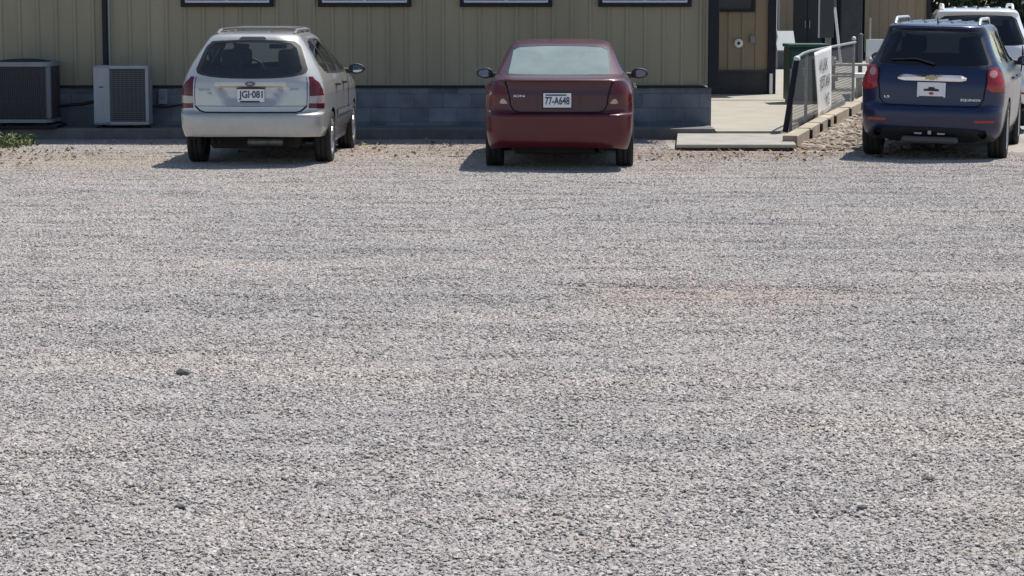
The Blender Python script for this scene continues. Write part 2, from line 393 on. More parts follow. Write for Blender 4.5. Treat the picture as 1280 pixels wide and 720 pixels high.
class Shell:
    UD = np.array([0, .62, .92, 4.2, 4.6, 5.1])
    def __init__(s, prof, L_, corner=(.24, .17), fcorner=(.35, .35), crown=.05, fcrown=.12, taper=.06, step=.05, disp=None):
        s.p = np.array(prof, float); s.L = L_; s.cr, s.fc, s.crown, s.fcrown, s.tp, s.step = corner, fcorner, crown, fcrown, taper, step
        s.disp = disp
        p = s.p; dv = [0]
        for i in range(len(p) - 1):
            d = np.abs(p[i + 1] - p[i]); dv.append(dv[-1] + max(d[0], d[1], d[2], .45 * d[3], .012))
        s.vk = np.array(dv)
    def z2v(s, z): return np.interp(z, s.p[:, 0], s.vk)
    def row(s, V):
        z = np.interp(V, s.vk, s.p[:, 0])
        return z, pchip(s.vk, s.p[:, 1], V), pchip(s.vk, s.p[:, 2], V), pchip(s.vk, s.p[:, 3], V)
    def pos(s, U, V):
        U = np.asarray(U, float); V = np.asarray(V, float); U, V = np.broadcast_arrays(U, V)
        sg = np.sign(U); a = np.interp(np.abs(U), s.UD, np.arange(6))
        z, yr, hw, yf = s.row(V)
        cx = np.minimum(s.cr[0], hw * .55); cy = s.cr[1] * cx / s.cr[0]
        fx = np.minimum(s.fc[0], hw * .55); fy = s.fc[1] * fx / s.fc[0]
        kk = np.minimum(1, .8 * (yf - yr) / (s.crown + s.fcrown + cy + fy)); cy = cy * kk; fy = fy * kk; crown = s.crown * kk; fcrown = s.fcrown * kk
        yA = yr + crown + cy; yB = yf - fcrown - fy
        x = np.zeros_like(a); y = np.zeros_like(a)
        m = a <= 1; xx = a * (hw - cx); x = np.where(m, xx, x); y = np.where(m, yr + crown * (xx / hw)**2, y)
        th = np.clip(a - 1, 0, 1) * PI / 2; xx = hw - cx + cx * np.sin(th); m = (a > 1) & (a <= 2)
        x = np.where(m, xx, x); y = np.where(m, yr + crown * (xx / hw)**2 + cy * (1 - np.cos(th)), y)
        m = (a > 2) & (a <= 3); x = np.where(m, hw, x); y = np.where(m, yA + (a - 2) * (yB - yA), y)
        th = (1 - np.clip(a - 3, 0, 1)) * PI / 2; xx = hw - fx + fx * np.sin(th); m = (a > 3) & (a <= 4)
        x = np.where(m, xx, x); y = np.where(m, yf - fcrown * (xx / hw)**2 - fy * (1 - np.cos(th)), y)
        m = a > 4; xx = (5 - a) * (hw - fx); x = np.where(m, xx, x); y = np.where(m, yf - fcrown * (xx / hw)**2, y)
        t = np.abs(y - s.L / 2) / (s.L / 2); x = x * (1 - s.tp * np.clip(t, 0, 1.1)**3)
        x = x * np.where(sg == 0, 1, sg)
        P = np.stack([x, y, z], -1)
        if s.disp: P = s.disp(P, U, V)
        return P
    # surface coordinates
    def r(s, x, z):
        V = float(s.z2v(z)); us = np.linspace(0, s.UD[2] + .4, 160); q = s.pos(us, V)[:, 0]; q = np.maximum.accumulate(q)
        return (math.copysign(float(np.interp(abs(x), q, us)), x), V)
    def sd(s, sg, y, z):
        V = float(s.z2v(z)); us = np.linspace(0, s.UD[-1], 500); q = np.maximum.accumulate(s.pos(us, V)[:, 1])
        return (sg * float(np.interp(y, q, us)), V)
    def fr(s, x, z):
        V = float(s.z2v(z)); us = np.linspace(s.UD[3] - .3, s.UD[5], 160); q = np.maximum.accumulate(-s.pos(us, V)[:, 0])
        return (math.copysign(float(np.interp(-abs(x), q, us)), x), V)
    def point(s, x, z, off=0.):
        u, v = s.r(x, z); return s.offpoint(u, v, off)
    def normal(s, u, v):
        e = .004; a = s.pos(u + e, v) - s.pos(u - e, v); b = s.pos(u, v + e) - s.pos(u, v - e)
        n = np.cross(a, b); n /= np.linalg.norm(n) + 1e-12
        c = s.pos(u, v) - np.array([0, s.L / 2, .8])
        return n if n @ c > 0 else -n
    def offpoint(s, u, v, off): return Vector(s.pos(u, v) + s.normal(u, v) * off)

    def cut(s, regions):
        """regions: list of (name, polygon in (U,V)). Returns {name: (verts, tris, normals)}; the first region that holds a triangle wins."""
        UM = s.UD[-1]; VM = s.vk[-1]; st = s.step
        gu = np.concatenate([np.linspace(0, s.UD[1], int(s.UD[1] / st) + 1)[:-1], np.linspace(s.UD[1], s.UD[2], 10)[:-1],
                             np.linspace(s.UD[2], s.UD[3], int(3.3 / (st * 1.6)) + 1)[:-1], np.linspace(s.UD[3], s.UD[4], 8)[:-1], np.linspace(s.UD[4], s.UD[5], 8)])
        gu = np.concatenate([-gu[:0:-1], gu])
        gv = [0.]
        for i in range(len(s.vk) - 1):
            k = max(2, int((s.vk[i + 1] - s.vk[i]) / st + .5)); gv += list(np.linspace(s.vk[i], s.vk[i + 1], k + 1)[1:])
        gv = np.array(gv)
        verts = []; edges = []
        polys = []
        for nm, poly in regions:
            P = []
            for i in range(len(poly)):
                a, b = np.array(poly[i]), np.array(poly[(i + 1) % len(poly)])
                k = max(1, int(np.linalg.norm(b - a) / (st * .7)))
                P += [a + (b - a) * t / k for t in range(k)]
            P = np.array(P); P[:, 0] = np.clip(P[:, 0], -UM, UM); P[:, 1] = np.clip(P[:, 1], 0, VM)
            o = len(verts); verts += [Vector(q) for q in P]; edges += [(o + i, o + (i + 1) % len(P)) for i in range(len(P))]
            polys.append((nm, P))
        allp = np.concatenate([P for _, P in polys]) if polys else np.zeros((0, 2))
        cell = {}
        for q in allp: cell.setdefault((int(q[0] // st), int(q[1] // st)), []).append(q)
        b0 = len(verts)
        for v in gv:
            for u in gu:
                edge_pt = abs(abs(u) - UM) < 1e-6 or v < 1e-6 or abs(v - VM) < 1e-6
                if not edge_pt:
                    ci, cj = int(u // st), int(v // st); near = False
                    for di in (-1, 0, 1):
                        for dj in (-1, 0, 1):
                            for q in cell.get((ci + di, cj + dj), ()):
                                if (q[0] - u)**2 + (q[1] - v)**2 < (st * .33)**2: near = True
                    if near: continue
                verts.append(Vector((u, v)))
        V2, E2, F2, *_ = delaunay_2d_cdt(verts, edges, [], 0, 1e-5)
        uv = np.array([tuple(q) for q in V2]); T = np.array([f for f in F2 if len(f) == 3])
        cen = uv[T].mean(1)
        lab = np.full(len(T), -1)
        for k, (nm, P) in enumerate(polys):
            x, y = cen[:, 0], cen[:, 1]; ins = np.zeros(len(T), bool); j = len(P) - 1
            for i in range(len(P)):
                xi, yi, xj, yj = P[i, 0], P[i, 1], P[j, 0], P[j, 1]
                with np.errstate(divide='ignore', invalid='ignore'):
                    c = ((yi > y) != (yj > y)) & (x < (xj - xi) * (y - yi) / (yj - yi) + xi)
                ins ^= c; j = i
            lab[(lab < 0) & ins] = k
        co_ = s.pos(uv[:, 0], uv[:, 1])
        # consistent outward winding and smooth normals over the whole skin
        e1 = co_[T[:, 1]] - co_[T[:, 0]]; e2 = co_[T[:, 2]] - co_[T[:, 0]]; n = np.cross(e1, e2)
        d = co_[T].mean(1) - np.array([0, s.L / 2, .75]); fl = (n * d).sum(1).mean() < 0
        if fl: T = T[:, ::-1]; n = -n
        vn = np.zeros_like(co_)
        for k in range(3): np.add.at(vn, T[:, k], n)
        vn /= np.linalg.norm(vn, axis=1, keepdims=True) + 1e-12
        out = {}
        names = [nm for nm, _ in polys] + ['body']
        for nm in dict.fromkeys(names):
            ks = [k for k, q in enumerate(names[:-1]) if q == nm]
            m = np.isin(lab, ks) if nm != 'body' else np.isin(lab, ks + [-1])
            t = T[m]
            if not len(t): continue
            ui, inv = np.unique(t, return_inverse=True); out[nm] = (co_[ui], inv.reshape(-1, 3), vn[ui])
        return out

def chaikin(P, n=2):
    for _ in range(n):
        Q = []
        for i in range(len(P)):
            a, b = np.array(P[i], float), np.array(P[(i + 1) % len(P)], float); Q += [tuple(a * .75 + b * .25), tuple(a * .25 + b * .75)]
        P = Q
    return P
def strip(P, w_, closed=False):
    P = [np.array(p, float) for p in P]; n = len(P); A, B = [], []
    for i in range(n):
        t = P[min(i + 1, n - 1)] - P[max(i - 1, 0)]; t /= np.linalg.norm(t) + 1e-9; q = np.array([-t[1], t[0]]) * w_ / 2
        A.append(P[i] + q); B.append(P[i] - q)
    return A + B[::-1]

def skin_obj(name, data, material, parent, off=0.):
    co_, T, vn = data
    me = bpy.data.meshes.new(name); me.from_pydata((co_ + vn * off).tolist(), [], T.tolist()); me.materials.append(material)
    me.polygons.foreach_set('use_smooth', [True] * len(T))
    me.normals_split_custom_set_from_vertices(vn.tolist())
    o = bpy.data.objects.new(name, me); COL.objects.link(o); o.parent = parent
    return o

M_rubber = mat('tyre_rubber', (.022, .022, .023), .85, vary=.35, vscale=12)
M_trim = mat('black_trim', (.02, .021, .023), .55)
M_gap = mat('panel_gap', (.006, .006, .007), .9)
M_cabin = mat('cabin_lining', (.045, .047, .05), .9)
M_under = mat('underbody', (.02, .019, .018), .9, vary=.4, vscale=5)
M_seat = mat('seat_cloth', (.05, .052, .058), .95, vary=.2, vscale=20)
M_alloy = mat('alloy', (.55, .55, .56), .35, metal=.8, vary=.12, vscale=20)
M_chrome = mat('chrome', (.75, .76, .78), .15, metal=1.)
M_plate = mat('plate_white', (.72, .74, .76), .5)
M_ink = mat('plate_ink', (.045, .055, .09), .6)
M_red = mat('lamp_red', (.10, .005, .009), .25, spec=.3, coat=.4, vary=.3, vscale=30)
M_redb = mat('lamp_bright_red', (.34, .012, .016), .2, spec=.4, coat=.5, vary=.3, vscale=30)
M_clear = mat('lamp_clear', (.36, .31, .31), .15, coat=1., vary=.2, vscale=40)
M_mirror = mat('mirror_glass', (.62, .64, .66), .04, metal=1.)
M_steel = mat('dull_steel', (.30, .30, .30), .45, metal=.7, vary=.3, vscale=10)
G_clear = glass_mat('glass_green', (.72, .80, .76))
G_rear = glass_mat('glass_wagon_rear', (.55, .62, .62), sky_dust=.03)
G_sky_dust = glass_mat('glass_sedan_rear', (.62, .72, .68), sky_dust=.38, sky_dust_col=(.50, .60, .55))  # greenish white sky reflection put into the pane's diffuse colour
G_dark = glass_mat('glass_privacy', (.10, .11, .13))

def wheel(parent, x, y, r_, wd, side, rim_m=M_alloy):
    m = MB(); h = wd / 2
    prof = [(r_ * .66, -h * .85), (r_ * .80, -h), (r_ * .95, -h * .97), (r_, -h * .72), (r_, -h * .3), (r_ * .985, -h * .28), (r_ * .985, -h * .22), (r_, -h * .2),
            (r_, h * .2), (r_ * .985, h * .22), (r_ * .985, h * .28), (r_, h * .3), (r_, h * .72), (r_ * .95, h * .97), (r_ * .80, h), (r_ * .66, h * .85)]
    m.lathe(prof, 44, 'x', (x, y, r_), closed=True)
    t = m.build('wheel', M_rubber, parent)
    q = MB(); o = side * h
    q.lathe([(r_ * .67, side * h * .6), (r_ * .68, o * .93), (r_ * .62, o * .95), (r_ * .60, o * .4), (r_ * .6, -o * .6)], 36, 'x', (x, y, r_))
    q.lathe([(.001, o * .86), (r_ * .15, o * .86), (r_ * .17, o * .6)], 16, 'x', (x, y, r_))
    for k in range(5):
        a = 2 * PI * k / 5 + .3
        M = Matrix.Translation((x, y, r_)) @ Matrix.Rotation(a, 4, 'X')
        q.box(o * .55, o * .85, -.035, .035, r_ * .1, r_ * .64, bev=.008, M=M)
    q.build('rim', rim_m, t)
    d = MB(); d.lathe([(.001, o * .25), (r_ * .6, o * .25)], 24, 'x', (x, y, r_)); d.build('brake_disc', M_under, t)

def plate_at(car, sh, x, z, wd, ht, text, parent, off=.02, frame=None):
    p = sh.point(x, z, off); m = MB(); m.box(p.x - wd / 2, p.x + wd / 2, p.y - .006, p.y + .006, p.z - ht / 2, p.z + ht / 2, bev=.004)
    o = m.build('number_plate', M_plate, parent)
    if frame:
        f = MB(); f.box(p.x - wd / 2 - .012, p.x + wd / 2 + .012, p.y + .007, p.y + .03, p.z - ht / 2 - .012, p.z + ht / 2 + .012, bev=.004); f.build('plate_holder', frame, parent)
    if text:
        vs, fs, tw, th = text_mesh(text, ht * .72, .0015, .003)
        k = min(1, wd * .88 / tw)
        t = MB(); t.add([(p.x + v.x * k, p.y - .0075 - v.z, p.z - .004 + v.y) for v in vs], fs); t.build('lettering', M_ink, o)
    return o, p

def letters(sh, x, z, s, size, material, parent, wmax=None, off=.006):
    vs, fs, tw, th = text_mesh(s, size, .002, .0)
    k = 1 if not wmax else wmax / tw
    t = MB(); t.add([sh.point(x + v.x * k, z + v.y, off + v.z) for v in vs], fs)
    return t.build('badge', material, parent)

def seat(parent, x, y, z0, wd=.5, rear=False):
    m = MB()
    m.box(x - wd / 2, x + wd / 2, y, y + .5, z0, z0 + .16, bev=.05)
    M = Matrix.Translation((x, y + .02, z0 + .12)) @ Matrix.Rotation(R(12), 4, 'X')
    m.box(-wd / 2, wd / 2, -.07, .07, 0, .56, bev=.06, M=M)
    for hx in ([0] if not rear else [-wd * .28, wd * .28]):
        m.box(hx - .13, hx + .13, -.05, .06, .58, .80, bev=.05, M=M)
        for q in (-.05, .05): m.box(hx + q - .008, hx + q + .008, -.01, .01, .5, .62, M=M)
    m.build('seat', M_seat, parent)

def mirror(sh, parent, sg, y, z, paint, r_=.10):
    u, v = sh.sd(sg, y, z); p = Vector(sh.pos(u, v)) + Vector((sg * .155, -.02, .015))
    bm = bmesh.new(); bmesh.ops.create_uvsphere(bm, u_segments=20, v_segments=12, radius=1)
    vs = []
    for q in bm.verts:
        c = q.co; vs.append(p + Vector((c.x * .105, max(c.y, -.35) * .085, c.z * .066 * (1 - .12 * sg * c.x))))
    m = MB(); m.add(vs, [[q.index for q in f.verts] for f in bm.faces], 0, True); bm.free()
    m.tube([Vector(sh.pos(u, v)) + Vector((-sg * .01, 0, -.005)), p + Vector((-sg * .03, .02, -.03))], [.035, .03], 8)
    o = m.build('wing_mirror', paint, parent)
    gq = MB(); pts = []
    for k in range(20):
        a = 2 * PI * k / 20; pts.append(p + Vector((math.cos(a) * .078, -.0325 - .012 * sg * math.cos(a) - .004, math.sin(a) * .046)))
    gq.add(pts, [list(range(20))]); gq.build('mirror_glass', M_mirror, o)

def common(sh, car, out, paint, names):
    """turn cut regions into parts and add the inner lining"""
    objs = {}
    lin_v, lin_f = [], []
    n0 = 0
    for nm, d in out.items():
        if nm == 'hole': continue
        if nm == 'gap': continue
        key = next((k for k in names if k.endswith('_') and nm.startswith(k)), nm)
        part, material, off = names.get(nm) or names.get(key) or (nm, paint, 0.)
        if 'glass' not in material.name or nm == 'body':
            co_, T, vn = d
            lin_v.append(co_ - vn * .014); lin_f.append(T[:, ::-1] + n0); n0 += len(co_)
        if nm == 'body' and 'gap' in out:
            c2, t2, v2 = out['gap']; d = (np.concatenate([d[0], c2 - v2 * .004]), np.concatenate([d[1], t2 + len(d[0])]), np.concatenate([d[2], v2]))
            o_ = skin_obj(part, d, material, car, off); o_.data.materials.append(M_gap)
            o_.data.polygons.foreach_set('material_index', [0] * (len(d[1]) - len(t2)) + [1] * len(t2)); objs.setdefault(nm, []).append(o_); continue
        objs.setdefault(nm, []).append(skin_obj(part, d, material, car, off))
    me = bpy.data.meshes.new('interior_lining'); me.from_pydata(np.concatenate(lin_v).tolist(), [], np.concatenate(lin_f).tolist()); me.materials.append(M_cabin)
    o = bpy.data.objects.new('interior_lining', me); COL.objects.link(o); o.parent = car
    return {k: v[0] for k, v in objs.items()}

def underbody(car, L_, hw, z0, ax_r, ax_f):
    m = MB(); m.box(-hw * .62, hw * .62, .35, L_ - .35, z0, z0 + .28, bev=.04)
    m.box(-hw * .93, hw * .93, ax_r + .45, ax_f - .45, z0, z0 + .06, bev=.02)
    m.tube([(-hw * .8, ax_r, .30), (hw * .8, ax_r, .30)], .05, 8)
    m.tube([(-hw * .8, ax_f, .30), (hw * .8, ax_f, .30)], .05, 8)
    m.build('underbody', M_under, car)

# ---- silver estate wagon
def silver_wagon():
    paint = mat('silver_paint', (.50, .49, .465), .34, metal=.38, coat=1., vary=.04, vscale=3)
    bump_paint = mat('silver_bumper', (.41, .402, .385), .4, metal=.25, coat=.8, vary=.08, vscale=6)
    prof = [(.20, .25, .77, 4.25), (.30, .08, .79, 4.40), (.36, .02, .815, 4.46), (.46, .0, .845, 4.5), (.575, .005, .855, 4.5), (.612, .02, .858, 4.48), (.622, .085, .858, 4.47),
            (.80, .105, .855, 4.36), (.90, .115, .845, 4.05), (1.00, .14, .82, 3.35), (1.06, .165, .795, 3.25), (1.25, .25, .69, 2.9), (1.43, .345, .572, 2.5), (1.47, .37, .54, 2.4),
            (1.492, .40, .515, 2.32), (1.508, .45, .482, 2.25), (1.525, .62, .45, 2.1), (1.535, .95, .32, 1.95), (1.54, 1.4, .03, 1.6)]
    def disp(P, U, V):
        # plate recess: a trapezoid pressed 3 cm into the tailgate
        x, y, z = P[..., 0], P[..., 1], P[..., 2]
        a = np.abs(U)
        half = .27 + (z - .73) * .62
        d = np.minimum(np.minimum((half - np.abs(x)) / .02, (z - .735) / .02), (.925 - z) / .012)
        k = np.clip(d, 0, 1) * (a < .6)
        P = P.copy(); P[..., 1] = y + .05 * k
        return P
    sh = Shell(prof, 4.5, corner=(.26, .2), crown=.035, taper=.055, step=.045, disp=disp)
    x0 = -2.985
    car = thing('station_wagon', 'silver station wagon with roof rails, parked beside the light grey cooling unit', 'car', (x0, 26.42, 0), rot=(0, 0, R(-1.6)))
    r, sd, fr = sh.r, sh.sd, sh.fr
    reg = []
    win = chaikin([r(x, z) for x, z in [(-.52, 1.425), (-.61, 1.20), (-.652, 1.085), (-.54, 1.035), (-.3, 1.012), (0, 1.006), (.3, 1.012), (.54, 1.035), (.652, 1.085), (.61, 1.20), (.52, 1.425), (.3, 1.443), (0, 1.45), (-.3, 1.443)]], 1)
    cen = np.mean(np.array(win), 0)
    inner = [tuple(cen + (np.array(p) - cen) * np.array([.93, .90])) for p in win]
    reg += [('rear_glass', inner), ('win_frame', win)]
    reg.append(('brake_lamp', [r(-.16, 1.452), r(.16, 1.452), r(.13, 1.482), r(-.13, 1.482)]))
    for sg in (-1, 1):
        rr = lambda x, z: r(sg * x, z)
        s_ = lambda y, z: sd(sg, y, z)
        L1 = [rr(.655, 1.03), rr(.70, 1.03), s_(.26, .96), s_(.30, .80), s_(.30, .69), s_(.29, .665), rr(.66, .675), rr(.668, .85)]
        reg.append(('lamp_reverse_%d' % sg, [rr(.665, .81), s_(.31, .815), s_(.31, .725), rr(.66, .73)]))
        reg.append(('lamp_%d' % sg, L1))
        # side glass: rear quarter, rear door, front door
        reg.append(('side_glass_%d_1' % sg, chaikin([s_(.62, 1.08), s_(.70, 1.42), s_(1.18, 1.43), s_(1.18, 1.06)], 1)))
        reg.append(('side_glass_%d_2' % sg, chaikin([s_(1.24, 1.055), s_(1.24, 1.432), s_(1.92, 1.432), s_(2.02, 1.04)], 1)))
        reg.append(('side_glass_%d_3' % sg, chaikin([s_(2.10, 1.04), s_(2.00, 1.432), s_(2.38, 1.42), s_(3.02, 1.03)], 1)))
        reg.append(('win_frame_%d' % sg, chaikin([s_(.57, 1.06), s_(.66, 1.448), s_(2.42, 1.448), s_(3.2, 1.02), s_(2.0, 1.015)], 1)))
        for ay in (1.0, 3.615): reg.append(('hole', [s_(ay + .345 * math.cos(a), .305 + .345 * math.sin(a)) for a in np.linspace(-.35, PI + .35, 24)]))
        reg.append(('gap', strip([s_(1.30, .34), s_(1.36, .62), s_(1.30, .8), s_(1.22, 1.02)], .012)))
        reg.append(('gap', strip([s_(2.08, .30), s_(2.1, .7), s_(2.06, 1.03)], .012)))
        reg.append(('gap', strip([s_(3.22, .30), s_(3.24, .7), s_(3.16, 1.0)], .012)))
        reg.append(('moulding_%d' % sg, [s_(1.42, .60), s_(1.42, .54), s_(3.18, .53), s_(3.18, .59)]))
        reg.append(('door_rear_%d' % sg, [s_(1.305, .34), s_(1.365, .62), s_(1.305, .8), s_(1.225, 1.01), s_(2.055, 1.01), s_(2.095, .7), s_(2.075, .30)]))
        reg.append(('door_front_%d' % sg, [s_(2.085, .30), s_(2.105, .7), s_(2.065, 1.01), s_(3.155, 1.0), s_(3.235, .7), s_(3.215, .30)]))
        reg.append(('headlamp_%d' % sg, chaikin([fr(sg * .45, .66), fr(sg * .45, .80), s_(4.02, .84), s_(4.05, .70)], 1)))
    for sg in (-1, 1): reg.append(('windscreen', [fr(sg * .66, 1.04), fr(sg * .52, 1.42), fr(sg * 0.0, 1.435), fr(sg * 0.0, 1.02)]))
    for sg in (-1, 1): reg.append(('grille', [fr(sg * .4, .55), fr(sg * 0.0, .55), fr(sg * 0.0, .70), fr(sg * .42, .70)]))
    tg = [(-.63, 1.03), (-.645, .84), (-.64, .70), (-.58, .585 + .06), (-.52, .627), (0, .625), (.52, .627), (.58, .645), (.64, .70), (.645, .84), (.63, 1.03)]
    reg.append(('gap', strip([r(*q) for q in tg[2:9]], .018)))
    reg.append(('gap', strip([r(*q) for q in tg[:3]], .007))); reg.append(('gap', strip([r(*q) for q in tg[8:]], .007)))
    reg.append(('gap', strip([r(-.62, .70), r(0, .695), r(.62, .70)], .006)))
    reg.append(('tailgate', [r(*q) for q in tg] + [r(.69, 1.09), r(.56, 1.43), r(.5, 1.475), r(-.5, 1.475), r(-.56, 1.43), r(-.69, 1.09)]))
    reg.append(('hole', [sd(-1, .70, .2), r(0, .2), sd(1, .70, .2), sd(1, .68, .33), r(.70, .35), r(0, .355), r(-.70, .35), sd(-1, .68, .33)]))
    reg.append(('bumper', [sd(-1, .66, .655), sd(-1, .66, .21), sd(-1, .3, .2), r(0, .2), sd(1, .3, .2), sd(1, .66, .21), sd(1, .66, .655), sd(1, .42, .662), r(.66, .655), r(.58, .63), r(.5, .6135), r(0, .6135), r(-.5, .6135), r(-.58, .63), r(-.66, .655), sd(-1, .42, .662)]))
    out = sh.cut(reg)
    nm = {'rear_glass': ('rear_window', G_rear, -.003), 'win_frame': ('window_surround', M_trim, 0), 'brake_lamp': ('brake_lamp', M_trim, .002), 'side_glass_': ('side_window', G_clear, -.003), 'win_frame_': ('window_surround', M_trim, 0),
          'gap': ('panel_gap', M_gap, -.004), 'moulding_': ('side_moulding', mat('grey_moulding', (.16, .165, .17), .5), .012), 'windscreen': ('windscreen', G_clear, 0), 'grille': ('grille', M_trim, 0),
          'tailgate': ('tailgate', paint, 0), 'bumper': ('bumper', bump_paint, 0)}
    for sg in (-1, 1):
        nm['lamp_%d' % sg] = ('tail_lamp', M_red, .003); nm['lamp_reverse_%d' % sg] = ('reversing_lamp', M_clear, .003)
        nm['door_rear_%d' % sg] = ('door', paint, 0); nm['door_front_%d' % sg] = ('door', paint, 0); nm['headlamp_%d' % sg] = ('headlamp', M_clear, .002)
    ob = common(sh, car, out, paint, nm)
    for sg in (-1, 1):
        ob['lamp_reverse_%d' % sg].parent = ob['lamp_%d' % sg]
        for y, k in ((1.55, 'rear'), (2.32, 'front')):
            u, v = sh.sd(sg, y, .905); a = sh.offpoint(u, v, .004); u2, v2 = sh.sd(sg, y - .17, .905); b = sh.offpoint(u2, v2, .004)
            m = MB(); m.tube([b, (a + b) / 2 + Vector((sg * .032, 0, 0)), a], [.016, .02, .016], 8); m.build('handle', M_trim, ob['door_%s_%d' % (k, sg)])
        mirror(sh, car, sg, 2.92, 1.03, M_trim)
    # fuel-door mark and rub strip on the bumper corners come with the tailgate trim below
    m = MB(); pts = [sh.point(x, .94 + .004 * math.cos(x), .012) for x in np.linspace(-.41, .41, 25)]
    for a, b in zip(pts[:-1], pts[1:]): m.box(a.x, b.x, min(a.y, b.y) - .012, max(a.y, b.y) + .02, a.z - .022, a.z + .022, bev=0)
    m.build('tailgate_handle_strip', paint, ob['tailgate'])
    pl, p = plate_at(car, sh, 0, .82, .31, .155, 'JGI·081', car, .022)
    m = MB(); m.box(p.x - .16, p.x + .16, p.y - .014, p.y + .004, p.z + .068, p.z + .084); m.box(p.x - .12, p.x + .1, p.y - .014, p.y - .007, p.z - .08, p.z - .066); m.build('plate_frame', M_trim, pl)
    # oval emblem
    c = sh.point(0, .945, .04); m = MB(); ov = [(math.cos(a) * .058, math.sin(a) * .028) for a in np.linspace(0, 2 * PI, 28)[:-1]]
    m.prism([(c.x + a, c.z + b) for a, b in ov], c.y - .012, c.y); e = m.build('emblem', mat('emblem_blue', (.015, .03, .10), .25, coat=1.), car)
    vs, fs, tw, th = text_mesh('Ford', .024, .001); m = MB(); m.add([(c.x + v.x, c.y - .0135 - v.z, c.z + v.y) for v in vs], fs); m.build('lettering', M_chrome, e)
    letters(sh, -.53, .885, 'FOCUS', .036, M_steel, car, .13); letters(sh, -.47, .845, 'SE', .03, M_steel, car, .05); letters(sh, .50, .89, 'ZXW', .036, M_steel, car, .1)
    # roof rails
    for sg in (-1, 1):
        pts = []
        for y in np.linspace(.62, 2.15, 16):
            t = (y - .62) / 1.53; lift = .045 * min(1, 6 * t, 6 * (1 - t))
            pts.append((sg * (.455 - .02 * abs(t - .5)), y, 1.516 + lift - .01))
        m = MB(); m.tube(pts, .019, 8)
        for y in (.85, 1.4, 1.92): m.box(sg * .455 - .018, sg * .455 + .018, y - .04, y + .04, 1.49, 1.56, bev=.008)
        m.build('roof_rail', mat('rail_grey', (.2, .2, .195), .4), car)
    for y in (.98, 1.8):
        m = MB(); m.tube([(-.45, y, 1.558), (-.3, y, 1.572), (.3, y, 1.572), (.45, y, 1.558)], .015, 8); m.build('crossbar', mat('rail_grey', (.2, .2, .195), .4), car)
    m = MB(); m.tube([(-.05, .22, .285), (.35, .20, .285)], .045, 12); m.build('silencer', mat('silencer_steel', (.16, .155, .15), .5, metal=.5, vary=.4, vscale=8), car)
    m = MB(); m.tube([(-.40, .08, .30), (-.42, .3, .29)], .03, 12, cap=False); m.build('exhaust_pipe', M_steel, car)
    underbody(car, 4.5, .82, .20, 1.0, 3.615)
    for ay in (1.0, 3.615):
        for sg in (-1, 1): wheel(car, sg * .745, ay, .305, .2, sg)
    seat(car, -.36, 2.05, .42); seat(car, .36, 2.05, .42); seat(car, 0, 1.15, .42, 1.2, True)
    m = MB(); m.box(-.68, .68, 2.85, 3.25, .6, .99, bev=.06); m.build('dashboard', M_cabin, car)
    m = MB(); m.lathe([(.19 + .016 * math.cos(a), .016 * math.sin(a)) for a in np.linspace(0, 2 * PI, 9)[:-1]], 24, 'y', (-.36, 2.66, .98), closed=True); m.box(-.54, -.18, 2.65, 2.67, .965, .995); m.build('steering_wheel', M_trim, car)
    m = MB(); m.box(-.11, .11, 2.6, 2.63, 1.30, 1.36, bev=.01); m.build('rear_view_mirror', M_trim, car)

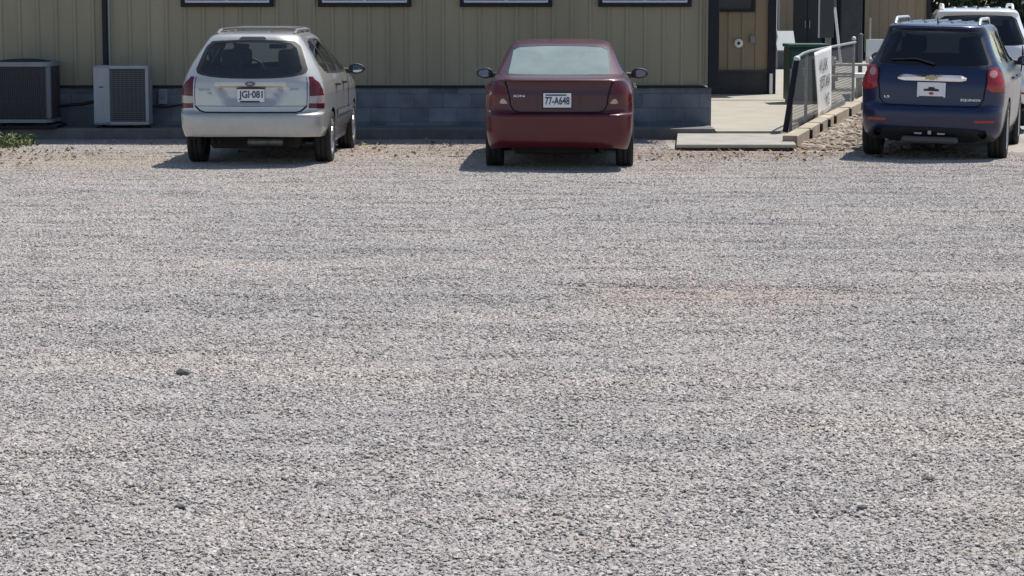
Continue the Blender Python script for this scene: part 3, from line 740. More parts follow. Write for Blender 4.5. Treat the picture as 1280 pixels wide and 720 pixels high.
# ---- maroon saloon
def maroon_sedan():
    paint = mat('maroon_paint', (.058, .009, .017), .42, metal=.3, spec=.5, coat=.5, vary=.08, vscale=4, coat_rough=.14)
    bpaint = mat('maroon_bumper', (.085, .007, .014), .36, metal=.1, spec=.3, coat=.4, vary=.14, vscale=5, coat_rough=.12)
    prof = [(.18, .42, .75, 4.2), (.25, .12, .80, 4.5), (.32, .03, .825, 4.6), (.46, .0, .85, 4.66), (.62, .0, .858, 4.66), (.652, .012, .86, 4.65), (.664, .075, .86, 4.63),
            (.85, .085, .855, 4.4), (.96, .095, .825, 3.9), (1.005, .082, .795, 3.55), (1.018, .07, .78, 3.5), (1.030, .078, .768, 3.45), (1.040, .095, .76, 3.42), (1.050, .14, .752, 3.38), (1.068, .58, .735, 3.3),
            (1.20, .93, .675, 3.05), (1.37, 1.38, .60, 2.72), (1.405, 1.50, .575, 2.6), (1.43, 1.68, .52, 2.45), (1.445, 1.95, .40, 2.3), (1.452, 2.15, .03, 2.2)]
    sh = Shell(prof, 4.67, corner=(.22, .24), crown=.05, taper=.065, step=.045)
    car = thing('sedan', 'maroon four-door sedan with white plate, parked between the wagon and the concrete step', 'car', (.515, 25.72, -.01), rot=(0, 0, R(-2.0)))
    r, sd, fr = sh.r, sh.sd, sh.fr
    reg = []
    win = chaikin([r(x, z) for x, z in [(-.555, 1.37), (-.575, 1.25), (-.60, 1.09), (-.585, 1.075), (-.3, 1.071), (0, 1.07), (.3, 1.071), (.585, 1.075), (.60, 1.09), (.575, 1.25), (.555, 1.37), (.3, 1.385), (0, 1.39), (-.3, 1.385)]], 1)
    cen = np.mean(np.array(win), 0)
    reg += [('rear_glass', [tuple(cen + (np.array(p) - cen) * np.array([.975, .965])) for p in win]), ('win_frame', win)]
    for sg in (-1, 1):
        rr = lambda x, z: r(sg * x, z)
        s_ = lambda y, z: sd(sg, y, z)
        reg.append(('reverse_%d' % sg, chaikin([rr(.578, .79), rr(.625, .83), rr(.655, .79), rr(.655, .765), rr(.565, .765)], 1)))
        reg.append(('lamp_%d' % sg, [rr(.60, 1.012), rr(.69, 1.0), s_(.36, .97), s_(.44, .78), s_(.40, .735), rr(.66, .735), rr(.548, .745), rr(.565, .85)]))
        reg.append(('side_glass_%d_4' % sg, chaikin([s_(1.30, 1.09), s_(1.62, 1.37), s_(2.10, 1.385), s_(2.16, 1.07)], 1)))
        reg.append(('side_glass_%d_5' % sg, chaikin([s_(2.24, 1.07), s_(2.18, 1.385), s_(2.55, 1.37), s_(3.15, 1.06)], 1)))
        reg.append(('win_frame_%d' % sg, chaikin([s_(1.2, 1.07), s_(1.58, 1.395), s_(2.6, 1.395), s_(3.3, 1.05), s_(2.2, 1.05)], 1)))
        for ay in (1.03, 3.65): reg.append(('hole', [s_(ay + .345 * math.cos(a), .305 + .345 * math.sin(a)) for a in np.linspace(-.35, PI + .35, 24)]))
        reg.append(('gap', strip([s_(1.38, .30), s_(1.44, .62), s_(1.32, .85), s_(1.22, 1.05)], .012)))
        reg.append(('gap', strip([s_(2.2, .28), s_(2.22, .7), s_(2.2, 1.05)], .012)))
        reg.append(('gap', strip([s_(3.3, .28), s_(3.32, .7), s_(3.26, 1.0)], .012)))
        reg.append(('door_rear_%d' % sg, [s_(1.386, .30), s_(1.446, .62), s_(1.326, .85), s_(1.226, 1.045), s_(2.194, 1.045), s_(2.214, .7), s_(2.194, .28)]))
        reg.append(('door_front_%d' % sg, [s_(2.206, .28), s_(2.226, .7), s_(2.206, 1.045), s_(3.254, 1.0), s_(3.314, .7), s_(3.294, .28)]))
        reg.append(('headlamp_%d' % sg, chaikin([fr(sg * .4, .66), fr(sg * .4, .78), s_(4.1, .84), s_(4.15, .70)], 1)))
    for sg in (-1, 1): reg.append(('windscreen', [fr(sg * .64, 1.08), fr(sg * .5, 1.375), fr(sg * 0.0, 1.39), fr(sg * 0.0, 1.07)]))
    for sg in (-1, 1): reg.append(('grille', [fr(sg * .4, .55), fr(sg * 0.0, .55), fr(sg * 0.0, .66), fr(sg * .4, .66)]))
    tr = [(-.585, 1.018), (-.55, .86), (-.535, .745), (-.50, .69), (-.44, .672), (0, .669), (.44, .672), (.50, .69), (.535, .745), (.55, .86), (.585, 1.018)]
    reg.append(('gap', strip([r(*q) for q in tr], .017)))
    reg.append(('trunk', [r(*q) for q in tr] + [r(.60, 1.04), r(.59, 1.064), r(-.59, 1.064), r(-.60, 1.04)]))
    reg.append(('hole', [sd(-1, .70, .18), r(0, .18), sd(1, .70, .18), sd(1, .70, .25), sd(1, .3, .25), r(.6, .275), r(0, .285), r(-.6, .275), sd(-1, .3, .25), sd(-1, .70, .25)]))
    reg.append(('bumper', [sd(-1, .69, .69), sd(-1, .69, .20), sd(-1, .4, .18), r(0, .18), sd(1, .4, .18), sd(1, .69, .20), sd(1, .69, .69), sd(1, .4, .70), r(.64, .715), r(.53, .70), r(.49, .67), r(.43, .6585), r(0, .6575), r(-.43, .6585), r(-.49, .67), r(-.53, .70), r(-.64, .715), sd(-1, .4, .70)]))
    out = sh.cut(reg)
    nm = {'rear_glass': ('rear_window', G_sky_dust, -.003), 'win_frame': ('window_surround', M_trim, 0), 'side_glass_': ('side_window', G_clear, -.003), 'win_frame_': ('window_surround', M_trim, 0), 'gap': ('panel_gap', M_gap, -.004),
          'windscreen': ('windscreen', G_clear, 0), 'grille': ('grille', M_trim, 0), 'trunk': ('boot_lid', paint, 0), 'bumper': ('bumper', bpaint, 0)}
    for sg in (-1, 1):
        nm['lamp_%d' % sg] = ('tail_lamp', M_red, .003); nm['reverse_%d' % sg] = ('reversing_lamp', M_clear, .003)
        nm['door_rear_%d' % sg] = ('door', paint, 0); nm['door_front_%d' % sg] = ('door', paint, 0); nm['headlamp_%d' % sg] = ('headlamp', M_clear, .002)
    ob = common(sh, car, out, paint, nm)
    for sg in (-1, 1):
        ob['reverse_%d' % sg].parent = ob['lamp_%d' % sg]
        for y, k in ((1.62, 'rear'), (2.45, 'front')):
            u, v = sh.sd(sg, y, .9); a = sh.offpoint(u, v, .004); u2, v2 = sh.sd(sg, y - .17, .9); b = sh.offpoint(u2, v2, .004)
            m = MB(); m.tube([b, (a + b) / 2 + Vector((sg * .03, 0, 0)), a], [.014, .018, .014], 8); m.build('handle', paint, ob['door_%s_%d' % (k, sg)])
        mirror(sh, car, sg, 3.02, 1.0, M_trim)
    pl, p = plate_at(car, sh, -.015, .805, .31, .16, '77-A648', car, .016, frame=M_trim)
    m = MB(); m.box(p.x - .13, p.x + .10, p.y - .009, p.y - .006, p.z + .05, p.z + .066); m.build('plate_band', M_ink, pl)
    letters(sh, -.44, .852, 'ION', .034, M_chrome, car, .12)
    # crease in the lid above the plate
    for qx in (-.24, .24):
        m = MB(); m.tube([sh.point(qx, .90, .001), sh.point(qx, .72, .001)], .006, 6); m.build('plate_recess_edge', paint, ob['trunk'])
    m = MB(); m.tube([(.42, .12, .25), (.42, .4, .27)], .03, 12, cap=False); m.build('exhaust_pipe', M_steel, car)
    underbody(car, 4.67, .82, .19, 1.03, 3.65)
    for ay in (1.03, 3.65):
        for sg in (-1, 1): wheel(car, sg * .745, ay, .31, .2, sg)
    seat(car, -.36, 2.25, .40, .5); seat(car, .36, 2.25, .40, .5); seat(car, 0, 1.45, .40, 1.2, True)
    m = MB(); m.box(-.66, .66, 3.0, 3.3, .6, 1.0, bev=.06); m.build('dashboard', M_cabin, car)
    m = MB(); m.box(-.58, .58, .75, 1.3, .98, 1.045, bev=.02); m.build('parcel_shelf', M_cabin, car)

# ---- the two crossovers
def crossover(name, label, loc, yaw, roll, paint, blue, zs=1.0):
    Z = lambda z: z * zs
    P0 = [(.24, .25, .80, 4.35), (.32, .09, .865, 4.55), (.42, .02, .895, 4.66), (.54, .0, .905, 4.7), (.635, .015, .91, 4.7), (.66, .06, .912, 4.69),
          (.90, .075, .92, 4.5), (1.03, .10, .885, 4.1), (1.13, .135, .83, 3.45), (1.20, .165, .785, 3.3), (1.35, .235, .71, 3.05), (1.53, .315, .64, 2.72), (1.555, .28, .63, 2.66), (1.582, .258, .61, 2.58), (1.598, .28, .595, 2.53), (1.610, .32, .575, 2.47),
          (1.628, .55, .50, 2.35), (1.64, .95, .38, 2.1), (1.648, 1.5, .03, 1.7)]
    prof = [(Z(a), b, c * .955, d) for a, b, c, d in P0]
    sh = Shell(prof, 4.74, corner=(.24, .22), crown=.05, taper=.065, step=.05)
    car = thing(name, label, 'car', loc, rot=Euler((0, R(roll), R(yaw))), group=None)
    r, sd, fr = (lambda x, z: sh.r(x, Z(z))), (lambda s_, y, z: sh.sd(s_, y, Z(z))), (lambda x, z: sh.fr(x, Z(z)))
    reg = []
    win = chaikin([r(x, z) for x, z in [(-.535, 1.525), (-.60, 1.35), (-.69, 1.16), (-.65, 1.135), (-.3, 1.125), (0, 1.122), (.3, 1.125), (.65, 1.135), (.69, 1.16), (.60, 1.35), (.535, 1.525), (.3, 1.535), (0, 1.54), (-.3, 1.535)]], 1)
    cen = np.mean(np.array(win), 0)
    reg += [('rear_glass', [tuple(cen + (np.array(p) - cen) * np.array([.95, .95])) for p in win]), ('win_frame', win)]
    for sg in (-1, 1):
        rr = lambda x, z: r(sg * x, z)
        s_ = lambda y, z: sd(sg, y, z)
        lp = chaikin([rr(.645, 1.11), rr(.74, 1.12), s_(.27, 1.09), s_(.31, .98), s_(.30, .88), s_(.27, .835), rr(.63, .84), rr(.64, .95)], 1)
        reg.append(('reverse_%d' % sg, [rr(.70 + .042 * math.cos(t), 1.045 + .046 * math.sin(t)) for t in np.linspace(0, 2 * PI, 20)[:-1]]))
        reg.append(('lamp_%d' % sg, lp))
        reg.append(('side_glass_%d_6' % sg, chaikin([s_(.50, 1.18), s_(.62, 1.50), s_(1.12, 1.52), s_(1.18, 1.16)], 1)))
        reg.append(('side_glass_%d_7' % sg, chaikin([s_(1.28, 1.16), s_(1.24, 1.525), s_(2.02, 1.53), s_(2.12, 1.14)], 1)))
        reg.append(('side_glass_%d_8' % sg, chaikin([s_(2.2, 1.14), s_(2.12, 1.53), s_(2.55, 1.52), s_(3.2, 1.13)], 1)))
        reg.append(('win_frame_%d' % sg, chaikin([s_(1.14, 1.14), s_(1.14, 1.545), s_(2.6, 1.545), s_(3.35, 1.12), s_(2.2, 1.12)], 1)))
        for ay in (.98, 3.84): reg.append(('hole', [s_(ay + .40 * math.cos(a), .355 + .40 * math.sin(a)) for a in np.linspace(-.3, PI + .3, 26)]))
        reg.append(('gap', strip([s_(1.42, .34), s_(1.48, .7), s_(1.34, .95), s_(1.24, 1.12)], .012)))
        reg.append(('gap', strip([s_(2.25, .32), s_(2.27, .7), s_(2.22, 1.12)], .012)))
        reg.append(('gap', strip([s_(3.4, .32), s_(3.42, .7), s_(3.34, 1.1)], .012)))
        reg.append(('sill_%d' % sg, [s_(1.42, .24), s_(1.42, .34), s_(3.4, .34), s_(3.4, .24)]))
        reg.append(('door_rear_%d' % sg, [s_(1.426, .34), s_(1.486, .7), s_(1.346, .95), s_(1.246, 1.115), s_(2.214, 1.115), s_(2.264, .7), s_(2.244, .34)]))
        reg.append(('door_front_%d' % sg, [s_(2.256, .34), s_(2.276, .7), s_(2.226, 1.115), s_(3.334, 1.1), s_(3.414, .7), s_(3.394, .34)]))
        reg.append(('headlamp_%d' % sg, chaikin([fr(sg * .5, .72), fr(sg * .5, .9), s_(4.15, .93), s_(4.2, .76)], 1)))
        reg.append(('reflector_%d' % sg, [rr(.52, .475), rr(.74, .478), rr(.74, .505), rr(.52, .502)]))
    for sg in (-1, 1): reg.append(('windscreen', [fr(sg * .70, 1.15), fr(sg * .58, 1.52), fr(sg * 0.0, 1.54), fr(sg * 0.0, 1.14)]))
    for sg in (-1, 1): reg.append(('grille', [fr(sg * .5, .55), fr(sg * 0.0, .55), fr(sg * 0.0, .8), fr(sg * .5, .8)]))
    reg.append(('lower', [r(-.72, .24), r(-.72, .33), r(-.5, .385), r(0, .40), r(.5, .385), r(.72, .33), r(.72, .24)]))
    tg = [(-.625, 1.13), (-.615, .85), (-.605, .74), (-.56, .675), (-.5, .664), (0, .66), (.5, .664), (.56, .675), (.605, .74), (.615, .85), (.625, 1.13)]
    reg.append(('gap', strip([r(*q) for q in tg], .015)))
    reg.append(('tailgate', [r(*q) for q in tg] + [r(.685, 1.17), r(.535, 1.53), r(.48, 1.585), r(-.48, 1.585), r(-.535, 1.53), r(-.685, 1.17)]))
    reg.append(('bumper', [sd(-1, .575, .66), sd(-1, .575, .25), sd(-1, .3, .24), r(0, .24), sd(1, .3, .24), sd(1, .575, .25), sd(1, .575, .66), r(.65, .70), r(.56, .662), r(0, .648), r(-.56, .662), r(-.65, .70)]))
    out = sh.cut(reg)
    nm = {'rear_glass': ('rear_window', G_dark, -.003), 'win_frame': ('window_surround', M_trim, 0), 'side_glass_': ('side_window', G_dark, -.003), 'win_frame_': ('window_surround', M_trim, 0), 'gap': ('panel_gap', M_gap, -.004),
          'windscreen': ('windscreen', G_clear, 0), 'grille': ('grille', M_trim, 0), 'tailgate': ('tailgate', paint, 0), 'bumper': ('bumper', paint, 0),
          'sill_': ('side_sill', M_trim, .004), 'lower': ('lower_bumper', M_trim, 0)}
    for sg in (-1, 1):
        nm['lamp_%d' % sg] = ('tail_lamp', M_redb, .008); nm['reverse_%d' % sg] = ('reversing_lamp', mat('lamp_pink', (.50, .25, .25), .15, coat=1.), .01)
        nm['door_rear_%d' % sg] = ('door', paint, 0); nm['door_front_%d' % sg] = ('door', paint, 0)
        nm['headlamp_%d' % sg] = ('headlamp', M_clear, .002); nm['reflector_%d' % sg] = ('reflector', M_redb, .004)
    ob = common(sh, car, out, paint, nm)
    for sg in (-1, 1):
        ob['reverse_%d' % sg].parent = ob['lamp_%d' % sg]
        for y, k in ((1.68, 'rear'), (2.5, 'front')):
            u, v = sd(sg, y, .97); a = sh.offpoint(u, v, .004); u2, v2 = sd(sg, y - .18, .97); b = sh.offpoint(u2, v2, .004)
            m = MB(); m.tube([b, (a + b) / 2 + Vector((sg * .03, 0, 0)), a], [.014, .02, .014], 8); m.build('handle', paint, ob['door_%s_%d' % (k, sg)])
        mirror(sh, car, sg, 3.05, Z(1.13), M_trim)
        # arched roof rails
        pts = []
        for t in np.linspace(0, 1, 22):
            y = .50 + 1.75 * t; lift = .075 * min(1, math.sin(min(t, 1 - t) * PI / .24) if min(t, 1 - t) < .12 else 1)
            pts.append((sg * (.50 - .01 * abs(t - .5)), y, Z(1.618) - .012 + lift))
        m = MB(); m.tube(pts, .02, 8); m.build('roof_rail', mat('rail_silver', (.55, .55, .55), .35, metal=.6) if blue else mat('rail_pale', (.72, .72, .72), .35), car)
    # pressed roof ribs
    m = MB()
    for x in (-.32, -.16, 0, .16, .32):
        pts = []
        for y in np.linspace(.62, 2.1, 14):
            us = np.linspace(.6, 1.0, 30)
            zz = Z(1.648) - .03 * (abs(x) / .5)**2 - .035 * max(0, (1.0 - y))**2
            pts.append((x, y, zz - .004))
        m.tube(pts, [.006] + [.022] * 12 + [.006], 6)
    m.build('roof_rib', paint, car)
    m = MB(); bx = .0
    if blue:
        m.tube([(bx, .62, Z(1.615)), (bx, .50, Z(1.69))], [.012, .004], 6)
        m.lathe([(.03, 0), (.025, .02), (.001, .03)], 10, 'z', (bx, .62, Z(1.605)))
    else:
        m.add([(bx - .03, .62, Z(1.60)), (bx + .03, .62, Z(1.60)), (bx, .80, Z(1.62)), (bx - .008, .62, Z(1.665)), (bx + .008, .62, Z(1.665))], [(0, 1, 4, 3), (1, 2, 4), (0, 3, 2), (3, 4, 2), (0, 2, 1)])
    m.build('antenna', M_trim, car)
    # wiper
    m = MB(); m.tube([sh.point(.02, Z(1.145), .03), sh.point(-.2, Z(1.20), .03), sh.point(-.50, Z(1.185), .022)], [.018, .013, .008], 6); m.build('rear_wiper', M_trim, car)
    # chrome strip with emblem
    m = MB(); pts = [sh.point(x, Z(.985), .012) for x in np.linspace(-.40, .40, 21)]
    vs = []
    for i, q in enumerate(pts):
        t = abs(i - 10) / 10; hh = .045 - .022 * max(0, t - .85) / .15
        vs += [(q.x, q.y + .02, q.z + hh * .8), (q.x, q.y - .02, q.z + .01 - .01 * t), (q.x, q.y - .012, q.z - hh * .8), (q.x, q.y + .02, q.z - hh * .85)]
    fs = []
    for i in range(20):
        for k in range(4):
            fs.append((i * 4 + k, i * 4 + (k + 1) % 4, (i + 1) * 4 + (k + 1) % 4, (i + 1) * 4 + k))
    fs += [(0, 1, 2, 3), (80, 81, 82, 83)]
    m.add(vs, fs); m.build('tailgate_bar', M_chrome, car)
    c = sh.point(0, Z(.985), .034); m = MB(); k = .075
    m.prism([(c.x + a * k, c.z + b * k) for a, b in [(-1, .0), (-.85, .28), (-.35, .28), (-.35, .42), (.35, .42), (.35, .28), (1, .28), (.85, 0), (.85, -.28), (.35, -.28), (.35, -.42), (-.35, -.42), (-.35, -.28), (-1, -.28)]], c.y - .012, c.y + .01)
    if blue: m.build('emblem', mat('emblem_gold', (.35, .30, .20), .3, metal=.8), car)
    else: m.build('emblem', M_chrome, car)
    if blue:
        pl, p = plate_at(car, sh, 0, Z(.85), .30, .155, None, car, .02)
        fm = MB()
        fm.box(p.x - .165, p.x - .142, p.y - .014, p.y + .006, p.z - .09, p.z + .085, bev=.004); fm.box(p.x + .142, p.x + .165, p.y - .014, p.y + .006, p.z - .09, p.z + .085, bev=.004)
        fm.box(p.x - .142, p.x + .142, p.y - .014, p.y + .006, p.z + .068, p.z + .085, bev=.003); fm.build('plate_frame', M_plate, pl)
        im = MB(); im.prism([(p.x + a, p.z + b) for a, b in [(-.09, -.018), (.09, -.018), (.088, .006), (.04, .012), (.035, .03), (-.03, .032), (-.036, .012), (-.088, .006)]], p.y - .0085, p.y - .006)
        im.build('printed_logo', mat('dealer_black', (.02, .015, .018), .6), pl)
        im = MB(); im.prism([(p.x + .03 * math.cos(a), p.z - .045 + .016 * math.sin(a)) for a in np.linspace(0, 2 * PI, 15)[:-1]], p.y - .0085, p.y - .006); im.build('printed_mark', mat('dealer_red', (.35, .05, .07), .6), pl)
        letters(sh, .46, Z(.735), 'EQUINOX', .038, M_chrome, car, .23); letters(sh, -.52, Z(.755), 'LS', .036, M_chrome, car, .06)
    else:
        plate_at(car, sh, 0, Z(.80), .30, .155, None, car, .02)
    # hitch valance and exhausts
    m = MB(); m.box(-.33, .33, .03, .20, .215, .30, bev=.03); m.build('tow_panel', mat('valance_grey', (.06, .062, .065), .5), car)
    for q0, q1, z1 in ((-.18, -.09, .345), (-.02, .02, .37), (.09, .18, .345)):
        m = MB(); m.box(q0, q1, .02, .055, .322, z1, bev=.004); m.build('tow_bracket', M_steel, car)
    for sg in (-1, 1):
        m = MB(); m.tube([(sg * .62, .07, .33), (sg * .62, .4, .33)], .045, 14, cap=False); m.build('exhaust_pipe', M_under, car)
    underbody(car, 4.74, .86, .22, .98, 3.84)
    for ay in (.98, 3.84):
        for sg in (-1, 1): wheel(car, sg * .75, ay, .358, .225, sg)
    seat(car, -.38, 2.2, .55); seat(car, .38, 2.2, .55); seat(car, 0, 1.3, .55, 1.25, True)
    m = MB(); m.box(-.7, .7, 3.0, 3.4, .7, 1.08, bev=.06); m.build('dashboard', M_cabin, car)
    return car

silver_wagon(); maroon_sedan()
crossover('crossover', 'dark navy blue crossover with bright red tail lamps parked beside the rock bed', (4.92, 27.42, .0), -15, 1.2,
          mat('navy_paint', (.0045, .012, .055), .40, metal=.25, spec=.5, coat=.5, vary=.08, vscale=4, coat_rough=.12), True)
crossover('crossover', 'white crossover with raised white roof rails, standing beyond the navy blue one', (6.66, 33.3, .06), -9, 0,
          mat('white_paint', (.74, .75, .76), .3, coat=1., vary=.03, vscale=4), False, 1.055)

# ------------------------------------------------------------------ buildings
M_tan = mat('tan_siding', (.315, .278, .192), .55, vary=.13, vscale=1.6, stretch=(1, 1, .12), spec=.3)
M_tan2 = mat('tan_siding_far', (.25, .20, .13), .55, vary=.10, vscale=1.2, stretch=(1, 1, .15), spec=.3)
M_dkbrown = mat('dark_trim', (.018, .018, .027), .55, vary=.2, vscale=5, spec=.25)
M_roof = mat('roof_metal', (.10, .075, .06), .5, vary=.12, vscale=3)
M_conc = mat('concrete', (.325, .302, .255), .85, vary=.14, vscale=2.5, bump=.15, bscale=60)
M_concd = mat('concrete_edge', (.34, .31, .27), .9, vary=.25, vscale=5, bump=.2, bscale=40)
M_white = mat('white_vinyl', (.72, .73, .74), .45, vary=.04)
M_wpane = mat('window_pane', (.05, .075, .12), .06, spec=.9, vary=.5, vscale=2.2)

def block_material():
    m = bpy.data.materials.new('painted_block'); MATS['painted_block'] = m
    nt, N, L, p = nodes_of(m)
    tc = N.new('ShaderNodeTexCoord')
    sp = N.new('ShaderNodeSeparateXYZ'); L.new(tc.outputs['Object'], sp.inputs[0])
    ad = N.new('ShaderNodeMath'); ad.operation = 'ADD'; L.new(sp.outputs['X'], ad.inputs[0]); L.new(sp.outputs['Y'], ad.inputs[1])
    cb = N.new('ShaderNodeCombineXYZ'); L.new(ad.outputs[0], cb.inputs['X']); L.new(sp.outputs['Z'], cb.inputs['Y'])
    br = N.new('ShaderNodeTexBrick'); L.new(cb.outputs[0], br.inputs['Vector'])
    br.inputs['Scale'].default_value = 1; br.inputs['Brick Width'].default_value = .4; br.inputs['Row Height'].default_value = .2; br.inputs['Mortar Size'].default_value = .006
    br.inputs['Color1'].default_value = (.14, .152, .172, 1); br.inputs['Color2'].default_value = (.225, .24, .262, 1); br.inputs['Mortar'].default_value = (.135, .146, .168, 1)
    br.inputs['Mortar Smooth'].default_value = .4
    nz = N.new('ShaderNodeTexNoise'); nz.inputs['Scale'].default_value = 2.6; nz.inputs['Detail'].default_value = 7; L.new(tc.outputs['Object'], nz.inputs['Vector'])
    cr = N.new('ShaderNodeValToRGB'); cr.color_ramp.elements[0].color = (.62, .62, .62, 1); cr.color_ramp.elements[1].color = (1.25, 1.25, 1.25, 1)
    cr.color_ramp.elements[0].position = .3; cr.color_ramp.elements[1].position = .7
    L.new(nz.outputs['Fac'], cr.inputs['Fac'])
    mx = N.new('ShaderNodeMix'); mx.data_type = 'RGBA'; mx.blend_type = 'MULTIPLY'; mx.inputs[0].default_value = 1
    L.new(br.outputs['Color'], mx.inputs[6]); L.new(cr.outputs['Color'], mx.inputs[7]); L.new(mx.outputs[2], p.inputs['Base Color'])
    bp = N.new('ShaderNodeBump'); bp.inputs['Strength'].default_value = .5; bp.inputs['Distance'].default_value = .008; bp.invert = True
    L.new(br.outputs['Fac'], bp.inputs['Height']); L.new(bp.outputs['Normal'], p.inputs['Normal']); p.inputs['Roughness'].default_value = .85
    return m
M_block = block_material()

def siding(mb, A, B, z0, z1, pitch=.257, mi=0, phase=0.):
    """ribbed metal panel along A->B (outward is to the right of A->B), between z0 and z1"""
    A, B = Vector((*A, 0)), Vector((*B, 0)); d = (B - A); Ln = d.length; d.normalize(); n = Vector((d.y, -d.x, 0))
    prof = [(0, 0)]; x = -phase
    while x < Ln:
        for q, h in ((0, 0), (.012, .018), (.046, .018), (.064, 0)):
            if 0 < x + q < Ln: prof.append((x + q, h))
        x += pitch
    prof.append((Ln, 0))
    vs = []; 
    for q, h in prof:
        p = A + d * q + n * h; vs += [(p.x, p.y, z0), (p.x, p.y, z1)]
    fs = [(2 * i, 2 * i + 2, 2 * i + 3, 2 * i + 1) for i in range(len(prof) - 1)]
    mb.add(vs, fs, mi)

def main_building():
    WY = 32.6; X0, X1 = -15.0, 2.76; D = 11.0; ZT = 3.75; ZB = .71
    b = thing('metal_building', 'long low tan ribbed-metal building on a grey block foundation behind the parked cars', 'building', (-6, WY, 0))
    base = b.location
    m = MB(); siding(m, (X0, WY), (X1, WY), ZB, ZT, phase=.13); siding(m, (X1, WY), (X1, WY + D), ZB, ZT); siding(m, (X1, WY + D), (X0, WY + D), ZB, ZT); siding(m, (X0, WY + D), (X0, WY), ZB, ZT)
    m.add([(X1, WY, ZT), (X1, WY + D, ZT), (X1, WY + D / 2, ZT + 1.5)], [(0, 1, 2)]); m.add([(X0, WY, ZT), (X0, WY + D, ZT), (X0, WY + D / 2, ZT + 1.5)], [(0, 2, 1)])
    wall = m.build('siding_wall', M_tan, b, base)
    m = MB(); m.box(X0, X1 + .03, WY - .03, WY + D, -.1, ZB - .03); m.build('block_foundation', M_block, b, base)
    m = MB(); m.box(X0, X1 + .02, WY - .85, WY - .033, -.1, .155, bev=.015); m.build('footing', mat('footing_concrete', (.15, .14, .135), .9, vary=.25, vscale=4, bump=.2), b, base)
    m = MB(); m.box(X0, X1 - .12, WY - .05, WY + .0, ZB - .032, ZB + .004); m.build('base_trim', M_dkbrown, b, base)
    m = MB(); m.box(X1 - .02, X1 + .13, WY - .06, WY - .0, ZB - .03, ZT, bev=.006); m.box(X1 + .028, X1 + .13, WY - .0, WY + .12, ZB - .03, ZT, bev=.006)
    m.build('corner_trim', M_dkbrown, b, base)
    m = MB(); m.box(X1 - .055, X1 - .022, WY - .035, WY - .024, ZB, ZT); m.build('corner_batten', M_tan, b, base)
    m = MB(); oh = .6; rise = 1.5
    for sg, y0 in ((1, WY), (-1, WY + D)):
        ye = y0 - sg * oh; ze = ZT - oh * rise / (D / 2)
        yc = WY + D / 2; zc = ZT + rise + .02
        m.add([(X0 - .4, ye, ze), (X1 + .4, ye, ze), (X1 + .4, yc, zc), (X0 - .4, yc, zc), (X0 - .4, ye, ze + .1), (X1 + .4, ye, ze + .1), (X1 + .4, yc, zc + .1), (X0 - .4, yc, zc + .1)],
              [(0, 1, 2, 3), (4, 7, 6, 5), (0, 4, 5, 1), (1, 5, 6, 2), (0, 3, 7, 4)])
    m.build('roof', M_roof, b, base)
    # four windows
    for px0, px1 in ((229, 344), (399, 515), (575, 690), (747, 863)):
        xa, xb = (px0 - 640) * (WY - .06) / F_PX * 1.0, (px1 - 640) * (WY - .06) / F_PX * 1.0
        zb = 1.805; zt = 2.85
        m = MB(); fw = .055
        m.box(xa, xb, WY - .075, WY + .0, zb, zb + fw, bev=.006); m.box(xa, xb, WY - .075, WY + .0, zt - fw, zt, bev=.006)
        m.box(xa, xa + fw, WY - .075, WY + .0, zb + fw + .001, zt - fw - .001, bev=.006); m.box(xb - fw, xb, WY - .075, WY + .0, zb + fw + .001, zt - fw - .001, bev=.006)
        f = m.build('window', M_dkbrown, b, base)
        m = MB(); e = fw + .002; sw = .03
        for (a, c, z_, z2) in ((xa + e, xb - e, zb + e, zb + e + sw), (xa + e, xb - e, zt - e - sw, zt - e), (xa + e, xa + e + sw, zb + e + sw + .001, zt - e - sw - .001), (xb - e - sw, xb - e, zb + e + sw + .001, zt - e - sw - .001), ((xa + xb) / 2 - .02, (xa + xb) / 2 + .02, zb + e + sw + .001, zt - e - sw - .001)):
            m.box(a, c, WY - .06, WY - .028, z_, z2, bev=.004)
        m.build('sash', mat('white_sash', (.62, .64, .68), .45), f, base)
        m = MB(); m.add([(xa + e, WY - .032, zb + e), (xb - e, WY - .032, zb + e), (xb - e, WY - .032, zt - e), (xa + e, WY - .032, zt - e)], [(0, 1, 2, 3)]); m.build('pane', M_wpane, f, base)
    # dark downpipe with its pale bracket rail
    x, _ = at(131, 40, WY - .06); m = MB(); m.box(x - .032, x + .032, WY - .085, WY - .024, ZB + .27, ZT, bev=.008); dp = m.build('downpipe', M_dkbrown, b, base)
    m = MB(); m.box(x + .05, x + .068, WY - .05, WY - .024, ZB + .25, ZT); m.build('conduit', mat('grey_conduit', (.36, .37, .38), .5), b, base)
main_building()

